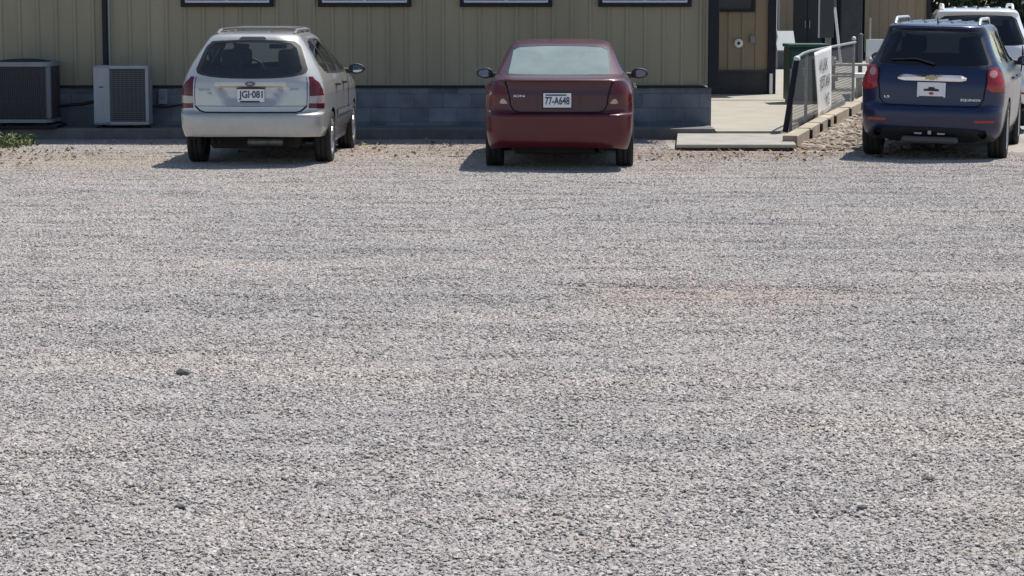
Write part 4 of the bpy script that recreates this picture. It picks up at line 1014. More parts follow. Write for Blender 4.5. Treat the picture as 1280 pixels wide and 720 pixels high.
def wing_building():
    WY = 44.2; s = F_PX / WY
    X1 = (966 - 640) / s; Xl = 2.5; ZT = 3.75; ZB = .53; D = 9
    b = thing('metal_building', 'set-back tan wing with a round vent and dark skirting, right of the block corner', 'building', (3.5, WY, .1))
    base = b.location
    m = MB(); siding(m, (Xl - 4, WY), (X1, WY), ZB, ZT, phase=.07); siding(m, (X1, WY), (X1, WY + D), ZB, ZT)
    m.build('siding_wall', mat('tan_siding_wing', (.25, .205, .14), .55, vary=.1, vscale=1.2, stretch=(1, 1, .15), spec=.3), b, base)
    m = MB(); m.box(Xl - 4, X1 - .01, WY + .03, WY + D, 0, ZT - .05); m.build('wall_core', M_dkbrown, b, base)
    m = MB(); m.box(Xl - 4, X1, WY - .03, WY + .0, .06, ZB - .002, bev=.004); m.box(Xl - 4, X1, WY - .05, WY - .025, ZB - .0, ZB + .05); m.build('skirting', mat('skirting_dark', (.035, .035, .042), .6, vary=.3, vscale=3), b, base)
    m = MB(); xa = (958 - 640) / s; m.box(xa, X1 + .03, WY - .07, WY + .09, .1, ZT, bev=.008); m.build('corner_trim', M_dkbrown, b, base)
    m = MB(); m.add([(Xl - 4.3, WY - .5, ZT - .12), (X1 + .3, WY - .5, ZT - .12), (X1 + .3, WY + D / 2, ZT + 1.2), (Xl - 4.3, WY + D / 2, ZT + 1.2), (X1 + .3, WY + D + .5, ZT - .12), (Xl - 4.3, WY + D + .5, ZT - .12)], [(0, 1, 2, 3), (3, 2, 4, 5)])
    m.build('roof', M_roof, b, base)
    x0, z0 = at(899, 15, WY); x1, _ = at(943, 15, WY)
    m = MB(); m.box(x0 - .2, x1, WY - .08, WY - .0, z0, z0 + .06, bev=.006); m.box(x1 - .06, x1, WY - .08, WY - .0, z0 + .061, z0 + 1.1, bev=.006); wd = m.build('window', M_dkbrown, b, base)
    m = MB(); m.add([(x0 - .2, WY - .04, z0 + .06), (x1 - .06, WY - .04, z0 + .06), (x1 - .06, WY - .04, z0 + 1.1), (x0 - .2, WY - .04, z0 + 1.1)], [(0, 1, 2, 3)]); m.build('pane', mat('dark_pane', (.02, .022, .03), .2), wd, base)
    cx, cz = at(923, 54, WY)
    m = MB(); m.lathe([(.03, -.06), (.04, -.055), (.078, -.06), (.085, -.045), (.085, -.0)], 24, 'y', (cx, WY, cz)); v = m.build('round_vent', M_white, b, base)
    m = MB(); m.lathe([(.001, -.05), (.036, -.05)], 16, 'y', (cx, WY, cz)); m.build('vent_opening', M_gap, v, base)
    cx, cz = at(940, 49, WY); m = MB(); m.box(cx - .045, cx + .05, WY - .10, WY - .02, cz - .07, cz + .07, bev=.012); m.build('outlet_box', mat('grey_box', (.2, .205, .22), .5), b, base)
    m = MB(); x, z1 = at(968.5, 0, WY + .2); 
    m.tube([(x + .02, WY + .16, 3.6), (x + .02, WY + .16, 1.35), (x + .05, WY + .13, 1.2), (x + .02, WY + .1, 1.1)], .022, 8)
    m.build('white_downpipe', M_white, b, base)
    m = MB(); x, _ = at(963.5, 100, WY - .1); m.box(x - .03, x + .03, WY - .14, WY - .08, .13, .52, bev=.01); m.build('downpipe_foot', M_white, b, base)
wing_building()

def back_building():
    WY = 70.0; s = F_PX / WY; ZT = 4.2
    X = lambda px: (px - 640) / s * 1.0
    b = thing('metal_building', 'farthest tan ribbed-metal building with dark double doors, seen past the fence', 'building', (X(1077), WY, .2)); base = b.location
    m = MB(); siding(m, (X(880), WY), (X(989), WY), .35, ZT, .27); siding(m, (X(1078), WY), (X(1158), WY), .35, ZT, .27, phase=.1); siding(m, (X(1158), WY), (X(1158), WY + 8), .35, ZT, .27)
    m.add([(X(989), WY, 2.9), (X(1078), WY, 2.9), (X(1078), WY, ZT), (X(989), WY, ZT)], [(0, 1, 2, 3)])
    m.build('siding_wall', M_tan2, b, base)
    m = MB(); m.box(X(880), X(1158) - .02, WY + .01, WY + .2, 0, .36); m.box(X(880), X(989), WY + .2, WY + 8, 0, ZT - .02); m.box(X(1078), X(1158) - .02, WY + .2, WY + 8, 0, ZT - .02); m.box(X(989), X(1078), WY + 1.0, WY + 8, 0, ZT - .02)
    m.build('entry_wall', M_dkbrown, b, base)
    m = MB(); m.box(X(1158) - .08, X(1158) + .03, WY - .06, WY + .03, .2, ZT); m.build('corner_trim', M_dkbrown, b, base)
    m = MB(); m.add([(X(870), WY - .7, ZT - .1), (X(1164), WY - .7, ZT - .1), (X(1164), WY + 4, ZT + 1.2), (X(870), WY + 4, ZT + 1.2), (X(1164), WY + 8.7, ZT - .1), (X(870), WY + 8.7, ZT - .1)], [(0, 1, 2, 3), (3, 2, 4, 5)]); m.build('roof', M_roof, b, base)
    for sg in (-1, 1):
        xm = X(1007) * (WY + .8) / WY; m = MB(); xa, xb = sorted((xm + sg * .004, xm + sg * .44)); m.box(xa, xb, WY + .86, WY + .92, .28, 2.35, bev=.01)
        d = m.build('door', mat('dark_door', (.022, .024, .03), .4), b, base)
        m = MB(); m.tube([(xm + sg * .07, WY + .83, 1.05), (xm + sg * .07, WY + .83, 1.28)], .014, 8); m.build('handle', M_alloy, d, base)
    # dark boxed porch posts either side of the entry
    for pa, pb, Yp in ((1051, 1075, 66.0),):
        sc = F_PX / Yp; m = MB(); m.box((pa - 640) / sc, (pb - 640) / sc, Yp, Yp + .5, 0, 4.0, bev=.03); m.build('porch_post', mat('dark_post', (.022, .024, .03), .45, vary=.6, vscale=4), b, base)
    xa = at(976, 10, WY - .3)[0]; m = MB(); m.tube([(xa - .05, WY - .3, 1.0), (xa - .05, WY - .3, 3.9)], .025, 8); m.build('downpipe', mat('grey_conduit', (.36, .37, .38), .5), b, base)
back_building()

# ------------------------------------------------------------------ paving, kerb, rock bed
def paving():
    # front step slab
    xa, ya = gnd(844, 188); xb, _ = gnd(993, 188)
    q = [(xa, 29.35), (xb, 29.33), (3.79, 31.74), (2.26, 31.74)]
    def slab(name, q, z0, z1, e, m_):
        c = Vector((sum(a for a, b in q) / 4, sum(b for a, b in q) / 4)); ins = [tuple(Vector(a) + (c - Vector(a)).normalized() * e) for a in q]
        m = MB(); m.add([(x, y, z0) for x, y in q] + [(x, y, z1 - e * .7) for x, y in q] + [(x, y, z1) for x, y in ins], [(0, 3, 2, 1)] + [(i, (i + 1) % 4, (i + 1) % 4 + 4, i + 4) for i in range(4)] + [(i + 4, (i + 1) % 4 + 4, (i + 1) % 4 + 8, i + 8) for i in range(4)] + [(8, 9, 10, 11)])
        return tag(m.build(name, m_), kind='structure')
    slab('concrete_step', q, .045, .09, .015, mat('step_concrete', (.315, .298, .265), .85, vary=.18, vscale=3, bump=.2, bscale=50))
    slab('step_shade_base', [(xa + .12, 29.45), (xb - .10, 29.43), (3.70, 31.73), (2.38, 31.73)], -.1, .0445, .002, mat('footing_concrete', (.15, .14, .135), .9, vary=.25, vscale=4, bump=.2))  # recessed dark base added; its colour gives the shaded edge below the slab
    # walkway running back past the building corner, widening along the fence line
    m = MB()
    L_ = [(2.8, 31.954), (2.8, 42.0), (3.1, 42.0)]
    def sheet(poly, z0, z1):
        n = len(poly); m.add([(x, y, z0) for x, y in poly] + [(x, y, z1) for x, y in poly], [list(range(n))[::-1], list(range(n, 2 * n))] + [(i, (i + 1) % n, (i + 1) % n + n, i + n) for i in range(n)])
    sheet([(2.795, 31.745), (3.66, 31.745), (5.95, 41.55), (2.795, 41.55)], -.05, .12)
    sheet([(2.795, 41.57), (5.96, 41.57), (6.25, 44.1), (2.795, 44.1)], -.05, .128)
    sheet([(4.99, 44.115), (6.4, 44.115), (12.2, 69.9), (7.6, 69.9), (5.0, 50.0)], -.05, .13)
    o = m.build('walkway', M_conc); tag(o, kind='structure')
    # kerb of short concrete lengths with dark gaps
    path = [gnd(988, 170, .16), gnd(1018, 153, .16), gnd(1036, 143.5, .16), gnd(1071, 127.5, .16), (7.3, 46.0)]
    k = MB(); gaps = MB()
    for i in range(len(path) - 1):
        a, b = Vector((*path[i], 0)), Vector((*path[i + 1], 0)); d = (b - a).normalized(); n = Vector((d.y, -d.x, 0))
        Ln = (b - a).length; q = 0
        segs = [(0, Ln)] if i == 3 else [(0, Ln * .50), (Ln * .55, Ln - .12)] 
        for s0, s1 in segs:
            p0, p1 = a + d * s0, a + d * s1
            vs = []
            for z in (-.08, .155, .165):
                ins = .012 if z > .16 else 0
                vs += [(p0 - n * (.10 - ins)) , (p1 - n * (.10 - ins)), (p1 + n * (.09 - ins)), (p0 + n * (.09 - ins))]
                for j in range(4): vs[-4 + j] = (vs[-4 + j].x, vs[-4 + j].y, z)
            if i < 3:
                e = p1 + d * .06; M = Matrix.Translation((e.x, e.y, 0)) @ Matrix.Rotation(math.atan2(d.y, d.x), 4, 'Z'); k.box(-.06, .06, -.125, -.06, -.05, .145, mi=1, M=M)
            k.add(vs, [(0, 1, 5, 4), (1, 2, 6, 5), (2, 3, 7, 6), (3, 0, 4, 7), (4, 5, 9, 8), (5, 6, 10, 9), (6, 7, 11, 10), (7, 4, 8, 11), (8, 9, 10, 11)])
    o = k.build('kerb', [mat('kerb_concrete', (.36, .305, .235), .85, vary=.28, vscale=5, bump=.25), M_dkbrown]); tag(o, kind='structure')
    # rock bed between the kerb and the navy crossover
    m = MB(); ks = [Vector((*p, 0)) for p in path]
    for _ in range(2600):
        t = random.random()**.7; i = random.random() * 3.2; j = min(int(i), 3); f = i - j
        p = ks[j].lerp(ks[j + 1], f); x = p.x + .08 + t * (1.9 if p.y > 30.5 else 1.3) * random.random()
        y = p.y - .3 + random.random() * .6 - t * .6
        if y < 28.9: continue
        if x < 3.72 + .24 * (y - 30.0) and y > 30: continue
        if x < 3.64: continue
        if (x - 3.6) < (29.9 - y) * .3: continue
        r_ = .018 + .042 * random.random()**2
        rock(m, (x, y, r_ * .35 + .018 * max(0, min(1, (y - 29.5) / 3)) * math.exp(-(max(0, x - p.x)) / .8)), r_, mi=int(rng.integers(0, 3)))
    o = m.build('rock_bed', [mat('rock_tan', (.32, .26, .20), .9, vary=.25, vscale=9), mat('rock_brown', (.21, .16, .125), .9, vary=.3, vscale=9), mat('rock_pale', (.41, .36, .30), .9, vary=.2, vscale=9)])
    tag(o, 'bed of brown and tan landscaping rocks beside the kerb', 'rocks', kind='stuff')
    # mound of earth under the rocks
    bm = MB(); vs = []; nx, ny = 14, 26
    for j in range(ny):
        y = 29.0 + j * .55
        for i in range(nx):
            x0 = 3.63 + .235 * max(0, y - 30.0); x = x0 + i * .17; vs.append((x, y, .008 + .02 * max(0, min(1, (y - 29.4) / 2.5)) * math.exp(-i * .17 / .8) + .006 * random.random() - (.06 if i == nx - 1 or j == 0 else 0)))
    bm.add(vs, [(j * nx + i, j * nx + i + 1, (j + 1) * nx + i + 1, (j + 1) * nx + i) for j in range(ny - 1) for i in range(nx - 1)], 0, True)
    o = bm.build('rock_bed_soil', mat('bed_soil', (.15, .115, .085), .95, vary=.3, vscale=8, bump=.6, bscale=30)); tag(o, kind='structure')
paving()

# ------------------------------------------------------------------ chain link fence, banner
FA, FB = Vector((3.86, 31.95, 0)), Vector((6.08, 41.3, 0))
FD = (FB - FA); FL = FD.length; FD.normalize(); FN = Vector((FD.y, -FD.x, 0))
FZ0, FZ1 = .17, 1.16
def fence():
    f = thing('chain_link_fence', 'low galvanised chain link fence with curved top rail along the walkway', 'fence', tuple(FA)); base = f.location
    M_galv = mat('galvanised', (.30, .31, .32), .45, metal=.6, vary=.15, vscale=10)
    P = lambda t, z, o=0.: FA + FD * t + FN * o + Vector((0, 0, z))
    # wire mesh
    m = MB(); step = .085; hh = FZ1 - FZ0 - .03; n = int((FL + hh) / step)
    for k in range(-int(hh / step), int(FL / step) + 1):
        for sg in (1, -1):
            t0 = k * step; t1 = t0 + hh; za, zb = (FZ0, FZ0 + hh) if sg > 0 else (FZ0 + hh, FZ0)
            ta, tb = max(0, t0), min(FL, t1)
            if tb - ta < .02: continue
            zA = za + (zb - za) * (ta - t0) / hh; zB = za + (zb - za) * (tb - t0) / hh
            m.tube([P(ta, zA, .003 * sg), P(tb, zB, .003 * sg)], .0017, 3, cap=False)
    m.build('wire_mesh', mat('fence_wire', (.13, .135, .15), .5, metal=.5), f, base)
    m = MB(); m.tube([P(0, .98), P(.12, 1.05), P(.5, 1.11), P(1.2, 1.145)] + [P(t, FZ1) for t in np.linspace(2, FL, 8)], .021, 8); m.build('top_rail', M_galv, f, base)
    # leaning dark end post with a white cap
    m = MB(); pb, pt = Vector((3.755, 31.9, .10)), Vector((3.90, 31.9, 1.10)); m.tube([pb, pt], .04, 10); e = m.build('end_post', M_dkbrown, f, base)
    m = MB(); m.lathe([(.045, -.02), (.047, .01), (.03, .035), (.001, .045)], 12, 'z', tuple(pt)); m.build('post_cap', M_white, e, base)
    for t in (.02, 1.9, 5.2, FL):
        m = MB(); m.tube([P(t, .0, -.028), P(t, FZ1 + (.05 if t == FL else -.005 if t > .1 else -.2), -.028)], .024, 8); q = m.build('post', M_galv, f, base)
        if t == FL: m = MB(); m.lathe([(.035, -.01), (.04, .02), (.025, .045), (.001, .05)], 12, 'z', tuple(P(t, FZ1 + .05, -.028))); m.build('post_cap', M_white, q, base)
fence()

def banner():
    t0, t1 = 2.38, 4.92; w_ = t1 - t0; zt, zb = 1.2, .18
    def S(a, b, off=0.):
        """a along 0..1, b from the top 0..1"""
        n_ = mnoise.noise((a * 3, b * 2.2, .5)); t = t0 + a * w_ + b * (.42 - .30 * a)
        z = zt - .02 + (zb - zt) * b * (1 - .04 * a) - .06 * (1 - a) * (1 - b) * .8
        o = .032 + .012 * n_ + .007 * math.sin(a * 9 + b * 2) * (.3 + b) + off + .02 * b
        return FA + FD * t + FN * o + Vector((0, 0, z))
    m = MB(); nx, ny = 30, 18
    vs = [S(i / (nx - 1), j / (ny - 1)) for j in range(ny) for i in range(nx)] + [S(i / (nx - 1), j / (ny - 1), -.003) for j in range(ny) for i in range(nx)]
    fs = [(j * nx + i, j * nx + i + 1, (j + 1) * nx + i + 1, (j + 1) * nx + i) for j in range(ny - 1) for i in range(nx - 1)]
    k = nx * ny; fs += [tuple(q + k for q in f[::-1]) for f in fs]
    ring = [i for i in range(nx)] + [j * nx + nx - 1 for j in range(1, ny)] + [(ny - 1) * nx + i for i in range(nx - 2, -1, -1)] + [j * nx for j in range(ny - 2, 0, -1)]
    fs += [(ring[i], ring[(i + 1) % len(ring)], ring[(i + 1) % len(ring)] + k, ring[i] + k) for i in range(len(ring))]
    m.add(vs, fs, 0, True)
    o = m.build('banner', mat('banner_vinyl', (.78, .79, .80), .5, vary=.05, vscale=2)); tag(o, 'white banner with black lettering hung over the chain link fence', 'banner')
    t = MB()
    for s, b, size, wmax, a0 in (('HUX', .24, .20, 1.15, .47), ('ESTAR', .50, .19, 1.5, .53), ('YG', .80, .20, .6, .62)):
        v_, f_, tw, th = text_mesh(s, size / .72, 0, .001); kx = wmax / tw
        # split long edges so the letters follow the folds
        t.add([S(a0 + v.x * kx / w_, b - v.y / (zt - zb), .012) for v in v_], f_)
    t.build('lettering', mat('banner_ink', (.09, .09, .10), .6), o)
banner()

# ------------------------------------------------------------------ things round the walkway
def walkway_things():
    # dark green utility cabinet
    Y = 40.2; xa, zt = at(985, 55, Y); xb, _ = at(1036, 55, Y)
    o = thing('utility_cabinet', 'dark green metal cabinet standing behind the chain link fence', 'cabinet', ((xa + xb) / 2, Y, .12)); base = o.location
    M_green = mat('green_enamel', (.009, .06, .042), .5, vary=.2, vscale=3)
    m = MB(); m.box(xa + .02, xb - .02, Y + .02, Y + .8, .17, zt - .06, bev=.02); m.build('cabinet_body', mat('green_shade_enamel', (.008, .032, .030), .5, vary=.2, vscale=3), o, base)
    m = MB(); m.box(xa, xb, Y - .02, Y + .84, zt - .06, zt, bev=.015); m.build('lid', M_green, o, base)
    m = MB(); m.box(xa + .06, xa + .30, Y + .002, Y + .022, .25, zt - .12, bev=.006); d = m.build('door', M_green, o, base)
    m = MB(); m.box(xa + .34, xb - .06, Y + .002, Y + .022, .25, zt - .12, bev=.006); m.build('door', M_green, o, base)
    m = MB(); m.box(xa + .26, xa + .285, Y - .02, Y + .002, .6, .75, bev=.004); m.build('handle', M_steel, d, base)
    m = MB(); m.box(xa + .05, xb - .05, Y + .05, Y + .75, .11, .17); m.build('plinth', M_concd, o, base)
    # weathered picnic table
    Y = 46.0; xa, zt = at(1040, 80, Y); xb, _ = at(1072, 80, Y)
    o = thing('picnic_table', 'weathered grey picnic table behind the chain link fence', 'table', ((xa + xb) / 2, Y, 0)); base = o.location
    M_grw = mat('grey_timber', (.34, .32, .30), .8, vary=.25, vscale=6, stretch=(.3, 3, 3))
    m = MB()
    for k in range(5): m.box(xa - .3, xb + .5, Y + k * .15, Y + k * .15 + .14, zt - .04, zt, bev=.006)
    m.build('table_top', M_grw, o, base)
    for yy in (-.55, .98):
        m = MB()
        for k in range(2): m.box(xa - .3, xb + .5, Y + yy + k * .15, Y + yy + k * .15 + .14, .40, .44, bev=.006)
        m.build('bench', M_grw, o, base)
    for x in (xa, xb + .2):
        m = MB(); m.box(x, x + .05, Y - .5, Y + 1.2, .32, .40)
        for sg in (0, 1):
            M = Matrix.Translation((x + .06, Y + .36, .4)) @ Matrix.Rotation(R(30 if sg else -30), 4, 'X'); m.box(0, .04, -.045, .045, -.46, .42, M=M)
        m.build('leg', M_grw, o, base)
    # white bench block behind the fence end
    Y = 44.0; xa, zt = at(1068, 92, Y); xb, zb = at(1084, 98, Y)
    o = thing('bench', 'low white-topped bench just past the far fence post', 'bench', ((xa + xb) / 2, Y, 0)); base = o.location
    m = MB(); m.box(xa, xb + .5, Y, Y + .4, zt - .08, zt, bev=.01); m.build('seat', M_white, o, base)
    for x in (xa + .08, xb + .3):
        m = MB(); m.box(x, x + .08, Y + .05, Y + .35, 0, zt - .08, bev=.01); m.build('leg', M_steel, o, base)
    # grey slope-lidded bin
    Y = 60.0; xa, zt = at(972, 39, Y); xb, zb = at(995, 68, Y); zb = .13
    o = thing('storage_bin', 'grey storage bin with a sloping lid beside the far walkway', 'bin', ((xa + xb) / 2, Y, zb)); base = o.location
    zm = zb + (zt - zb) * .5
    m = MB(); m.box(xa + .03, xb - .03, Y + .12, Y + .62, zb, zm, bev=.02); m.build('bin_body', mat('bin_grey', (.10, .105, .115), .6), o, base)
    m = MB(); vs = [(xa, Y, zm), (xb, Y, zm), (xb, Y + .65, zt), (xa, Y + .65, zt), (xa, Y + .03, zm - .05), (xb, Y + .03, zm - .05), (xb, Y + .68, zt - .05), (xa, Y + .68, zt - .05)]
    m.add(vs, [(0, 1, 2, 3), (4, 7, 6, 5), (0, 4, 5, 1), (1, 5, 6, 2), (2, 6, 7, 3), (3, 7, 4, 0)]); m.box(xa + .02, xb - .02, Y + .6, Y + .64, zm, zt - .06)
    m.build('lid', mat('bin_lid', (.13, .165, .20), .5), o, base)
    # dark sign board on a grey post
    Y = 58.0; xa, zb = at(1023.5, 47, Y); xb, _ = at(1042, 47, Y)
    o = thing('sign_board', 'tall dark board raised on a short grey post before the far doors', 'board', ((xa + xb) / 2, Y, .1)); base = o.location
    m = MB(); m.box(xa, xb, Y, Y + .06, zb, zb + 1.9, bev=.01); bd = m.build('panel', mat('dark_board', (.028, .03, .036), .45), o, base)
    m = MB(); m.box(xa - .012, xa + .02, Y - .012, Y + .07, zb - .01, zb + 1.92, bev=.004); m.build('edge_strip', mat('grey_conduit', (.36, .37, .38), .5), bd, base)
    xp, _ = at(1036, 50, Y); m = MB(); m.box(xp - .07, xp + .07, Y + .063, Y + .18, .0, zb + .5, bev=.01); m.build('post', mat('post_grey', (.17, .165, .16), .7), o, base)
    # white pole leaning on the porch post
    Y = 62.5; x0, z0 = at(1048, 52, Y); x1, z1 = at(1043.5, 9, Y)
    m = MB(); k = (0.1 - z0) / (z1 - z0); xb_, = [x0 + (x1 - x0) * k]; m.tube([(xb_, Y, .1), (x0, Y, z0), (x1, Y, z1)], .035, 10, mi=0)
    x2, z2 = at(1043, -6, Y); m.tube([(x1 + .0, Y, z1 + .003), (x2, Y, z2)], .045, 10, mi=1)
    o = m.build('pole', [M_white, mat('pole_brown', (.10, .10, .09), .7)]); tag(o, 'white leaning pole in front of the dark porch post', 'pole')
    # pale blue-white notice board past the fence, partly behind the navy car
    Y = 50.0; xa, zt = at(1083, 49, Y); xb, zb = at(1104, 82, Y)
    o = thing('notice_board', 'pale notice board on a thin pole, half hidden by the navy crossover', 'sign', ((xa + xb) / 2, Y, 0)); base = o.location
    m = MB(); m.box(xa, xb, Y, Y + .05, zb, zt, bev=.008); bd = m.build('panel', mat('notice_face', (.60, .66, .72), .5, vary=.12, vscale=3), o, base)
    m = MB(); m.box(xa + .14, xa + .3, Y - .006, Y - .002, zb + .15, zb + .2); m.box(xa + .1, xb - .06, Y - .006, Y - .002, zb + .08, zb + .11); m.build('printed_band', mat('notice_red', (.35, .12, .13), .6), bd, base)
    xp, zp = at(1088.5, 22, Y); m = MB(); m.tube([(xp, Y + .08, 0), (xp, Y + .08, zp)], .022, 8, mi=0); m.build('post', mat('post_pale', (.36, .35, .33), .6), o, base)
    # slim grey post right of the porch column
    Y = 47.5; x, z = at(1076, 44, Y); m = MB(); m.tube([(x, Y, 0), (x, Y, z)], .045, 10); m.lathe([(.05, -.01), (.05, .02), (.001, .04)], 10, 'z', (x, Y, z))
    o = m.build('bollard', mat('post_blue', (.10, .115, .14), .5)); tag(o, 'slim grey-blue post standing just beyond the far end of the fence', 'post')
walkway_things()

# ------------------------------------------------------------------ plant along the building wall
def cooling_units():
    M_case = mat('case_grey', (.27, .285, .30), .5, vary=.12, vscale=5); M_pale = mat('case_pale', (.31, .33, .36), .5, vary=.1, vscale=5); M_rim = mat('rim_grey', (.21, .225, .245), .5, vary=.15, vscale=5); M_fin = mat('coil_dark', (.035, .038, .042), .6, vary=.25, vscale=14)
    # big rounded condenser
    Y = 31.72; x1 = (66 - 640) * (Y + .1) / F_PX; x0 = x1 - .84; y0, y1 = Y, Y + .8; zb, zt = .235, 1.06
    o = thing('air_conditioner', 'large dark round-cornered condenser with a pale rim at the left end of the wall', 'air conditioner', ((x0 + x1) / 2, Y, 0)); base = o.location
    def rr(x0, x1, y0, y1, r_, n=7):
        P = []
        for cx, cy, a0 in ((x1 - r_, y0 + r_, -PI / 2), (x1 - r_, y1 - r_, 0), (x0 + r_, y1 - r_, PI / 2), (x0 + r_, y0 + r_, PI)):
            P += [(cx + r_ * math.cos(a0 + PI / 2 * k / (n - 1)), cy + r_ * math.sin(a0 + PI / 2 * k / (n - 1))) for k in range(n)]
        return P
    def ringwall(m, P, z0, z1, cap=True):
        n = len(P); m.add([(x, y, z0) for x, y in P] + [(x, y, z1) for x, y in P], [(i, (i + 1) % n, (i + 1) % n + n, i + n) for i in range(n)] + ([list(range(n))[::-1], list(range(n, 2 * n))] if cap else []))
    m = MB(); ringwall(m, rr(x0 + .02, x1 - .02, y0 + .02, y1 - .02, .12), zb, zt - .03); m.build('coil', M_fin, o, base)
    m = MB(); P = rr(x0, x1, y0, y1, .13, 14)
    dense = []
    for i in range(len(P)):
        a, c = Vector((*P[i], 0)), Vector((*P[(i + 1) % len(P)], 0)); k = max(1, int((c - a).length / .026)); dense += [a.lerp(c, t / k) for t in range(k)]
    for p in dense: m.box(p.x - .004, p.x + .004, p.y - .004, p.y + .004, zb + .04, zt - .06)
    for z in (zb + .28, zb + .55): ringwall(m, rr(x0 + .006, x1 - .006, y0 + .006, y1 - .006, .125), z, z + .012, False)
    m.build('louvre_grille', mat('louvre', (.05, .054, .06), .6), o, base)
    m = MB(); ringwall(m, rr(x0 - .012, x1 + .012, y0 - .012, y1 + .012, .14), zt - .06, zt); m.build('top_rim', M_rim, o, base)
    m = MB(); ringwall(m, rr(x0 - .012, x1 + .012, y0 - .012, y1 + .012, .14), zb, zb + .045); m.build('bottom_rim', M_rim, o, base)
    m = MB(); m.box(x1 - .085, x1 + .006, y0 + .02, y0 + .09, zb + .046, zt - .061, bev=.02); m.build('corner_post', mat('post_slate', (.13, .14, .16), .5), o, base)
    m = MB(); cx, cy = (x0 + x1) / 2, (y0 + y1) / 2
    for rad in np.linspace(.06, .36, 8):
        z = zt + .03 * (1 - (rad / .38)**2) + .004; m.tube([(cx + rad * math.cos(a), cy + rad * math.sin(a), z) for a in np.linspace(0, 2 * PI, 25)], .005, 4, cap=False)
    for a in np.linspace(0, PI, 7)[:-1]: m.tube([(cx + q * math.cos(a), cy + q * math.sin(a), zt + .03 * (1 - (q / .38)**2) + .004) for q in np.linspace(-.37, .37, 9)], .005, 4)
    m.build('fan_guard', M_fin, o, base)
    m = MB(); m.box(x0 - .02, x1 + .07, y0 - .02, y1 + .02, .15, .19, bev=.01); 
    for qx in (x0 + .12, x1 - .12):
        for qy in (y0 + .12, y1 - .12): m.box(qx - .05, qx + .05, qy - .05, qy + .05, .19, zb)
    m.build('plinth', M_under, o, base)
    # flat side-discharge unit
    Y = 31.85; s = F_PX / Y; x0, x1 = (118 - 640) / s, (187 - 640) / s; zt = 1.9 - 81 / s; zb = 1.9 - 155 / s
    o = thing('air_conditioner', 'upright light grey cooling unit with a dark grille beside the silver wagon', 'air conditioner', ((x0 + x1) / 2, Y, 0)); base = o.location
    m = MB(); m.box(x0, x1, Y + .02, Y + .34, zb, zt, bev=.015); m.build('cabinet', M_case, o, base)
    m = MB(); xs = x0 + .225; m.box(x0 + .004, xs, Y, Y + .018, zb + .03, zt - .03, bev=.006); pn = m.build('side_panel', M_pale, o, base)
    m = MB(); m.box(x0 + .08, x0 + .14, Y - .004, Y - .001, zt - .30, zt - .285); m.build('label_strip', M_gap, pn, base)
    m = MB(); m.box(xs + .012, x1 - .05, Y + .004, Y + .018, zb + .05, zt - .05); m.build('coil', M_fin, o, base)
    m = MB(); 
    z = zb + .06
    while z < zt - .06: m.box(xs + .012, x1 - .05, Y - .004, Y + .003, z, z + .006); z += .028
    x = xs + .03
    while x < x1 - .06: m.box(x, x + .005, Y - .009, Y - .005, zb + .055, zt - .055); x += .06
    m.build('grille', mat('grille_dark', (.12, .13, .15), .5), o, base)
    m = MB(); m.box(xs + .002, x1, Y - .012, Y + .018, zt - .045, zt - .004, bev=.005); m.box(xs + .002, x1, Y - .012, Y + .018, zb + .004, zb + .045, bev=.005); m.box(x1 - .045, x1, Y - .0115, Y + .017, zb + .0455, zt - .0455, bev=.005); m.build('grille_frame', M_pale, o, base)
    m = MB(); m.box(x0 + .02, x1 - .02, Y + .02, Y + .34, .15, .165, bev=.004); m.box(x0 + .05, x0 + .11, Y + .03, Y + .33, .165, zb); m.box(x1 - .11, x1 - .05, Y + .03, Y + .33, .165, zb); m.build('plinth', M_under, o, base)
    # isolator box on the blocks
    WY = 32.57; xa, zt = at(198.5, 111, WY); xb, zb = at(210, 130, WY)
    o = thing('isolator_box', 'small grey electrical box on the block wall between cooling unit and wagon', 'electrical box', ((xa + xb) / 2, WY, zb)); base = o.location
    m = MB(); m.box(xa, xb, WY - .08, WY - .001, zb, zt, bev=.01); c = m.build('case', mat('isolator_grey', (.25, .28, .32), .5), o, base)
    m = MB(); m.box(xa + .015, xb - .015, WY - .088, WY - .081, zb + .07, zt - .02, bev=.003); m.box(xa + .03, xb - .05, WY - .1, WY - .089, zb + .09, zb + .11); m.build('cover', mat('isolator_lid', (.20, .23, .27), .5), c, base)
    # black lines clipped to the wall
    def line(pts, r_, name, label):
        P = []
        for px, py, Y in pts:
            x, z = at(px, py, Y); P.append((x, Y, z))
        Q = []
        for i in range(len(P) - 1):
            a, c = Vector(P[i]), Vector(P[i + 1])
            for k in range(5):
                t = k / 5; q = a.lerp(c, t); q.z -= .012 * math.sin(PI * t); Q.append(q)
        Q.append(Vector(P[-1])); m = MB(); m.tube(Q, r_, 8); o = m.build(name, mat('hose_black', (.014, .014, .016), .6)); tag(o, label, 'pipe')
    line([(66, 131, 32.2), (90, 131, 32.45), (120, 126.5, 32.4)], .022, 'coolant_line', 'black insulated line running from the round condenser to the upright cooling unit')
    line([(186, 130, 32.3), (198, 133, 32.45), (212, 133, 32.45), (240, 127, 32.5)], .014, 'cable', 'thin black cable running along the block wall behind the wagon')
    line([(8, 157, 31.8), (50, 157, 31.8), (74, 156, 31.85), (76, 154, 32.1), (60, 151, 32.55)], .026, 'hose', 'black flexible hose looped at the foot of the round condenser')
cooling_units()

